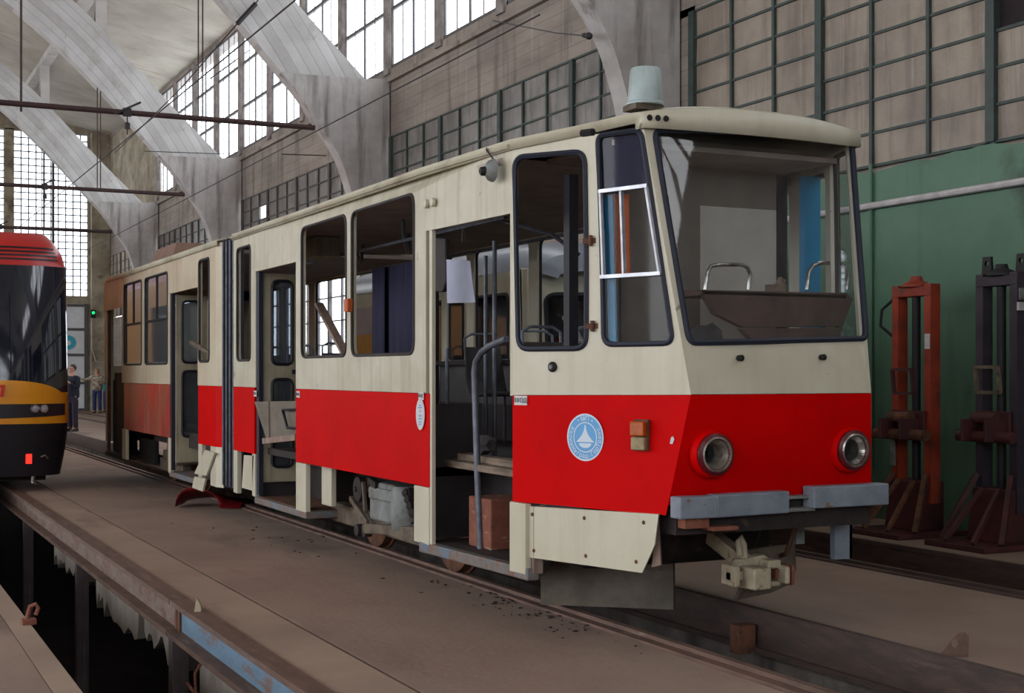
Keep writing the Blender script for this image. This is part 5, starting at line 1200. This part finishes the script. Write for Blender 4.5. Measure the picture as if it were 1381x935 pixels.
# ================================================================== PEOPLE
def skin(name, pts, edges, rad, m, parent, sub=1, root=0):
    bm = bmesh.new(); ly = bm.verts.layers.skin.verify(); o0 = ORG[parent.name]
    vs = [bm.verts.new(Vector(p)-o0) for p in pts]
    for a, b in edges: bm.edges.new((vs[a], vs[b]))
    for i, v in enumerate(vs):
        r = rad[i]; v[ly].radius = (r, r) if not isinstance(r, tuple) else r; v[ly].use_root = (i == root)
    me = bpy.data.meshes.new(name); bm.to_mesh(me); bm.free(); me.materials.append(MATS[m])
    o = bpy.data.objects.new(name, me); C.objects.link(o); o.parent = parent; ORG[o.name] = o0
    k = o.modifiers.new('skin', 'SKIN'); k.use_smooth_shade = True
    o.modifiers.new('sub', 'SUBSURF').render_levels = sub; o.modifiers['sub'].levels = sub
    return o
def person(loc, face, h, label, top, leg, hair, arms, hood=False, bag=False, group=None):
    """face: heading the figure looks to (radians, 0 = +X); arms: for left and right the elbow and wrist as (side, fwd, up) from the shoulder"""
    S = h/1.75; L = Vector(loc); fw = Vector((math.cos(face), math.sin(face), 0)); sd = Vector((math.sin(face), -math.cos(face), 0))
    W = lambda a, b, c: L+(sd*a+fw*b+Vector((0, 0, 1))*c)*S
    t = thing('person', label, 'person', L, group)
    P = []; E = []; R = []
    def v(p, r, par=None):
        P.append(p); R.append(r*S if not isinstance(r, tuple) else (r[0]*S, r[1]*S)); i = len(P)-1
        if par is not None: E.append((par, i))
        return i
    pel = v(W(0, 0, .93), (.105, .075)); ch = v(W(0, .01, 1.2), (.115, .08), pel); sh = v(W(0, 0, 1.4), (.095, .065), ch); nk = v(W(0, .01, 1.5), .052, sh); hd = v(W(0, .03, 1.6), (.072, .085), nk); v(W(0, .03, 1.7), (.065, .075), hd)
    hands = []
    for s, ar in zip((-1, 1), arms):
        hp = v(W(s*.09, 0, .86), .06, pel); kn = v(W(s*.1, .02, .48), .045, hp); an = v(W(s*.1, -.01, .09), .04, kn); v(W(s*.12, .14, .035), .035, an)
        so = v(W(s*.19, 0, 1.38), .055, sh); B = Vector((s*.19, 0, 1.38)); e = B+Vector((s*ar[0][0], ar[0][1], ar[0][2])); w = B+Vector((s*ar[1][0], ar[1][1], ar[1][2]))
        el = v(W(*e), .042, so); wr = v(W(*w), .03, el); d = (w-e).normalized(); pm = v(W(*(w+d*.07)), .034, wr)
        perp = Vector((d.y, -d.x, .2)).cross(d); perp = (d.cross(Vector((0, 0, 1))) if abs(d.z) < .9 else Vector((1, 0, 0))).normalized(); crl = d.cross(perp)
        for k in range(4):
            q = w+d*.08+perp*(k-1.5)*.018; f1 = v(W(*(q+d*.04)), .0085, pm); v(W(*(q+d*.062+crl*.025)), .008, f1)
        q = w+d*.04; th_ = v(W(*(q+perp*.045+d*.02)), .010, pm); v(W(*(q+perp*.05+d*.05)), .009, th_)
    skin('body', P, E, R, 'skin', t)
    q = W(0, .118, 1.6); g = G(); g.lathe([(.014*S, -.03*S), (.012*S, .0), (.004*S, .012*S)], q, fw, 8); part(g, 'nose', 'skin', t, smooth=True)
    for s in (-1, 1):
        g = G(); g.lathe([(.011*S, -.01), (.007*S, .004)], W(s*.03, .108, 1.635), fw, 8); part(g, 'eye', 'black', t)
        g = G(); g.lathe([(.025*S, -.008), (.02*S, .008)], W(s*.078, .02, 1.61), sd*s, 8); part(g, 'ear', 'skin', t)
    g = G(); g.bar(W(-.022, .112, 1.555), W(.022, .112, 1.555), .008*S); part(g, 'mouth', 'old_maroon', t)
    # clothes
    P2 = [W(0, 0, .80), W(0, 0, .98), W(0, .01, 1.2), W(0, 0, 1.4), W(0, .005, 1.47)]; R2 = [(.195*S, .16*S), (.19*S, .15*S), (.185*S, .14*S), (.14*S, .105*S), (.075*S, .07*S)]; E2 = [(0, 1), (1, 2), (2, 3), (3, 4)]
    for s, ar in zip((-1, 1), arms):
        B = Vector((s*.19, 0, 1.38)); i = len(P2)
        e = B+Vector((s*ar[0][0], ar[0][1], ar[0][2])); w = B+Vector((s*ar[1][0], ar[1][1], ar[1][2]))
        P2 += [W(*B), W(*e), W(*(e+(w-e)*.9))]; R2 += [.075*S, .062*S, .048*S]; E2 += [(3, i), (i, i+1), (i+1, i+2)]
    skin('jacket', P2, E2, R2, top, t)
    P3 = [W(0, 0, .95), W(0, 0, .9)]; R3 = [(.165*S, .13*S), (.165*S, .13*S)]; E3 = [(0, 1)]
    for s in (-1, 1):
        i = len(P3); P3 += [W(s*.09, 0, .84), W(s*.1, .02, .48), W(s*.1, -.01, .07)]; R3 += [.1*S, .078*S, .072*S]; E3 += [(1, i), (i, i+1), (i+1, i+2)]
    skin('trousers', P3, E3, R3, leg, t)
    for s in (-1, 1):
        g = G(); a = W(s*.1, -.07, .0); g.loft([[W(s*.1-.045, -.08, 0), W(s*.1+.045, -.08, 0), W(s*.1+.04, -.07, .1), W(s*.1-.04, -.07, .1)], [W(s*.11-.05, .06, 0), W(s*.11+.05, .06, 0), W(s*.11+.04, .06, .09), W(s*.11-.04, .06, .09)], [W(s*.12-.045, .19, 0), W(s*.12+.045, .19, 0), W(s*.12+.035, .18, .04), W(s*.12-.035, .18, .04)]]); part(g, 'shoe', 'shoe', t, bevel=.01, smooth=True)
    bm = bmesh.new(); bmesh.ops.create_uvsphere(bm, u_segments=14, v_segments=8, radius=1.)
    for vv in bm.verts:
        c = vv.co; k = 1.28 if hood else 1.0
        vv.co = W(c.x*.088*k, .0-.01+(c.y*.1*k if c.y < .25 else .03), 1.655+c.z*.098*k-(.05 if hood else 0))
    g = G(); g.bm.free(); g.bm = bm; part(g, 'hood' if hood else 'hair', top if hood else hair, t, smooth=True)
    return t
A = onZ(0, 98, 582)
person(A, math.radians(215), 1.72, 'person in dark navy jacket standing by the far gate with raised forearms', 'jacket_navy', 'trouser_dark', 'hair_brown', (((.06, .06, -.27), (-.04, .28, -.1)), ((.06, .06, -.27), (-.05, .28, -.02))))
A = onZ(0, 131, 557.5)
person(A, math.radians(252), 1.70, 'person in pale camouflage hooded jacket and blue jeans, one arm stretched out', 'camo', 'jeans', 'hair_brown', (((.08, .02, -.27), (-.08, .2, -.2)), ((.24, .02, -.12), (.44, .1, -.06))), hood=True)
A = onZ(0, 145, 556)
person(A, math.radians(250), 1.62, 'person in teal top half hidden behind the rear of the red tram', 'teal_cloth', 'jeans', 'hair_brown', (((.06, 0, -.28), (.04, .2, -.34)), ((.06, .0, -.28), (.05, .06, -.52))))
# ================================================================== LIGHT, CAMERA
w = bpy.data.worlds.new('World'); SC.world = w; w.use_nodes = True
bg = w.node_tree.nodes['Background']; bg.inputs[0].default_value = (.93, .96, 1., 1); bg.inputs[1].default_value = 5.2
def portal(loc, rot, sx, sy):
    l = bpy.data.lights.new('daylight_portal', 'AREA'); l.shape = 'RECTANGLE'; l.size = sx; l.size_y = sy; l.cycles.is_portal = True
    o = bpy.data.objects.new('daylight_portal', l); C.objects.link(o); o.location = loc; o.rotation_euler = rot
portal((XL-.5, 20, 5.9), (0, -PI/2, 0), 9.2, 72); portal((XW+.6, 28, 9.1), (0, PI/2, 0), 3.6, 56); portal((-3.5, YA-.5, 6), (PI/2, 0, 0), 25, 11); portal((5.7, YB+.6, 7.7), (-PI/2, 0, 0), 6.4, 6.6)
cam = bpy.data.cameras.new('camera'); co = bpy.data.objects.new('camera', cam); C.objects.link(co)
cam.sensor_width = 36.; cam.lens = F/1381*36; cam.shift_y = (HY-467.5)/1381; cam.clip_end = 300
co.location = (0, 0, CH); co.rotation_euler = (PI/2, 0, -TH); SC.camera = co
SC.view_settings.view_transform = 'Standard'; SC.view_settings.look = 'None'; SC.view_settings.gamma = 1.; SC.view_settings.use_curve_mapping = False
SC.view_settings.exposure = 0.
cy = SC.cycles
cy.use_denoising = True; cy.max_bounces = 10; cy.diffuse_bounces = 5; cy.transparent_max_bounces = 16; cy.sample_clamp_indirect = 6.
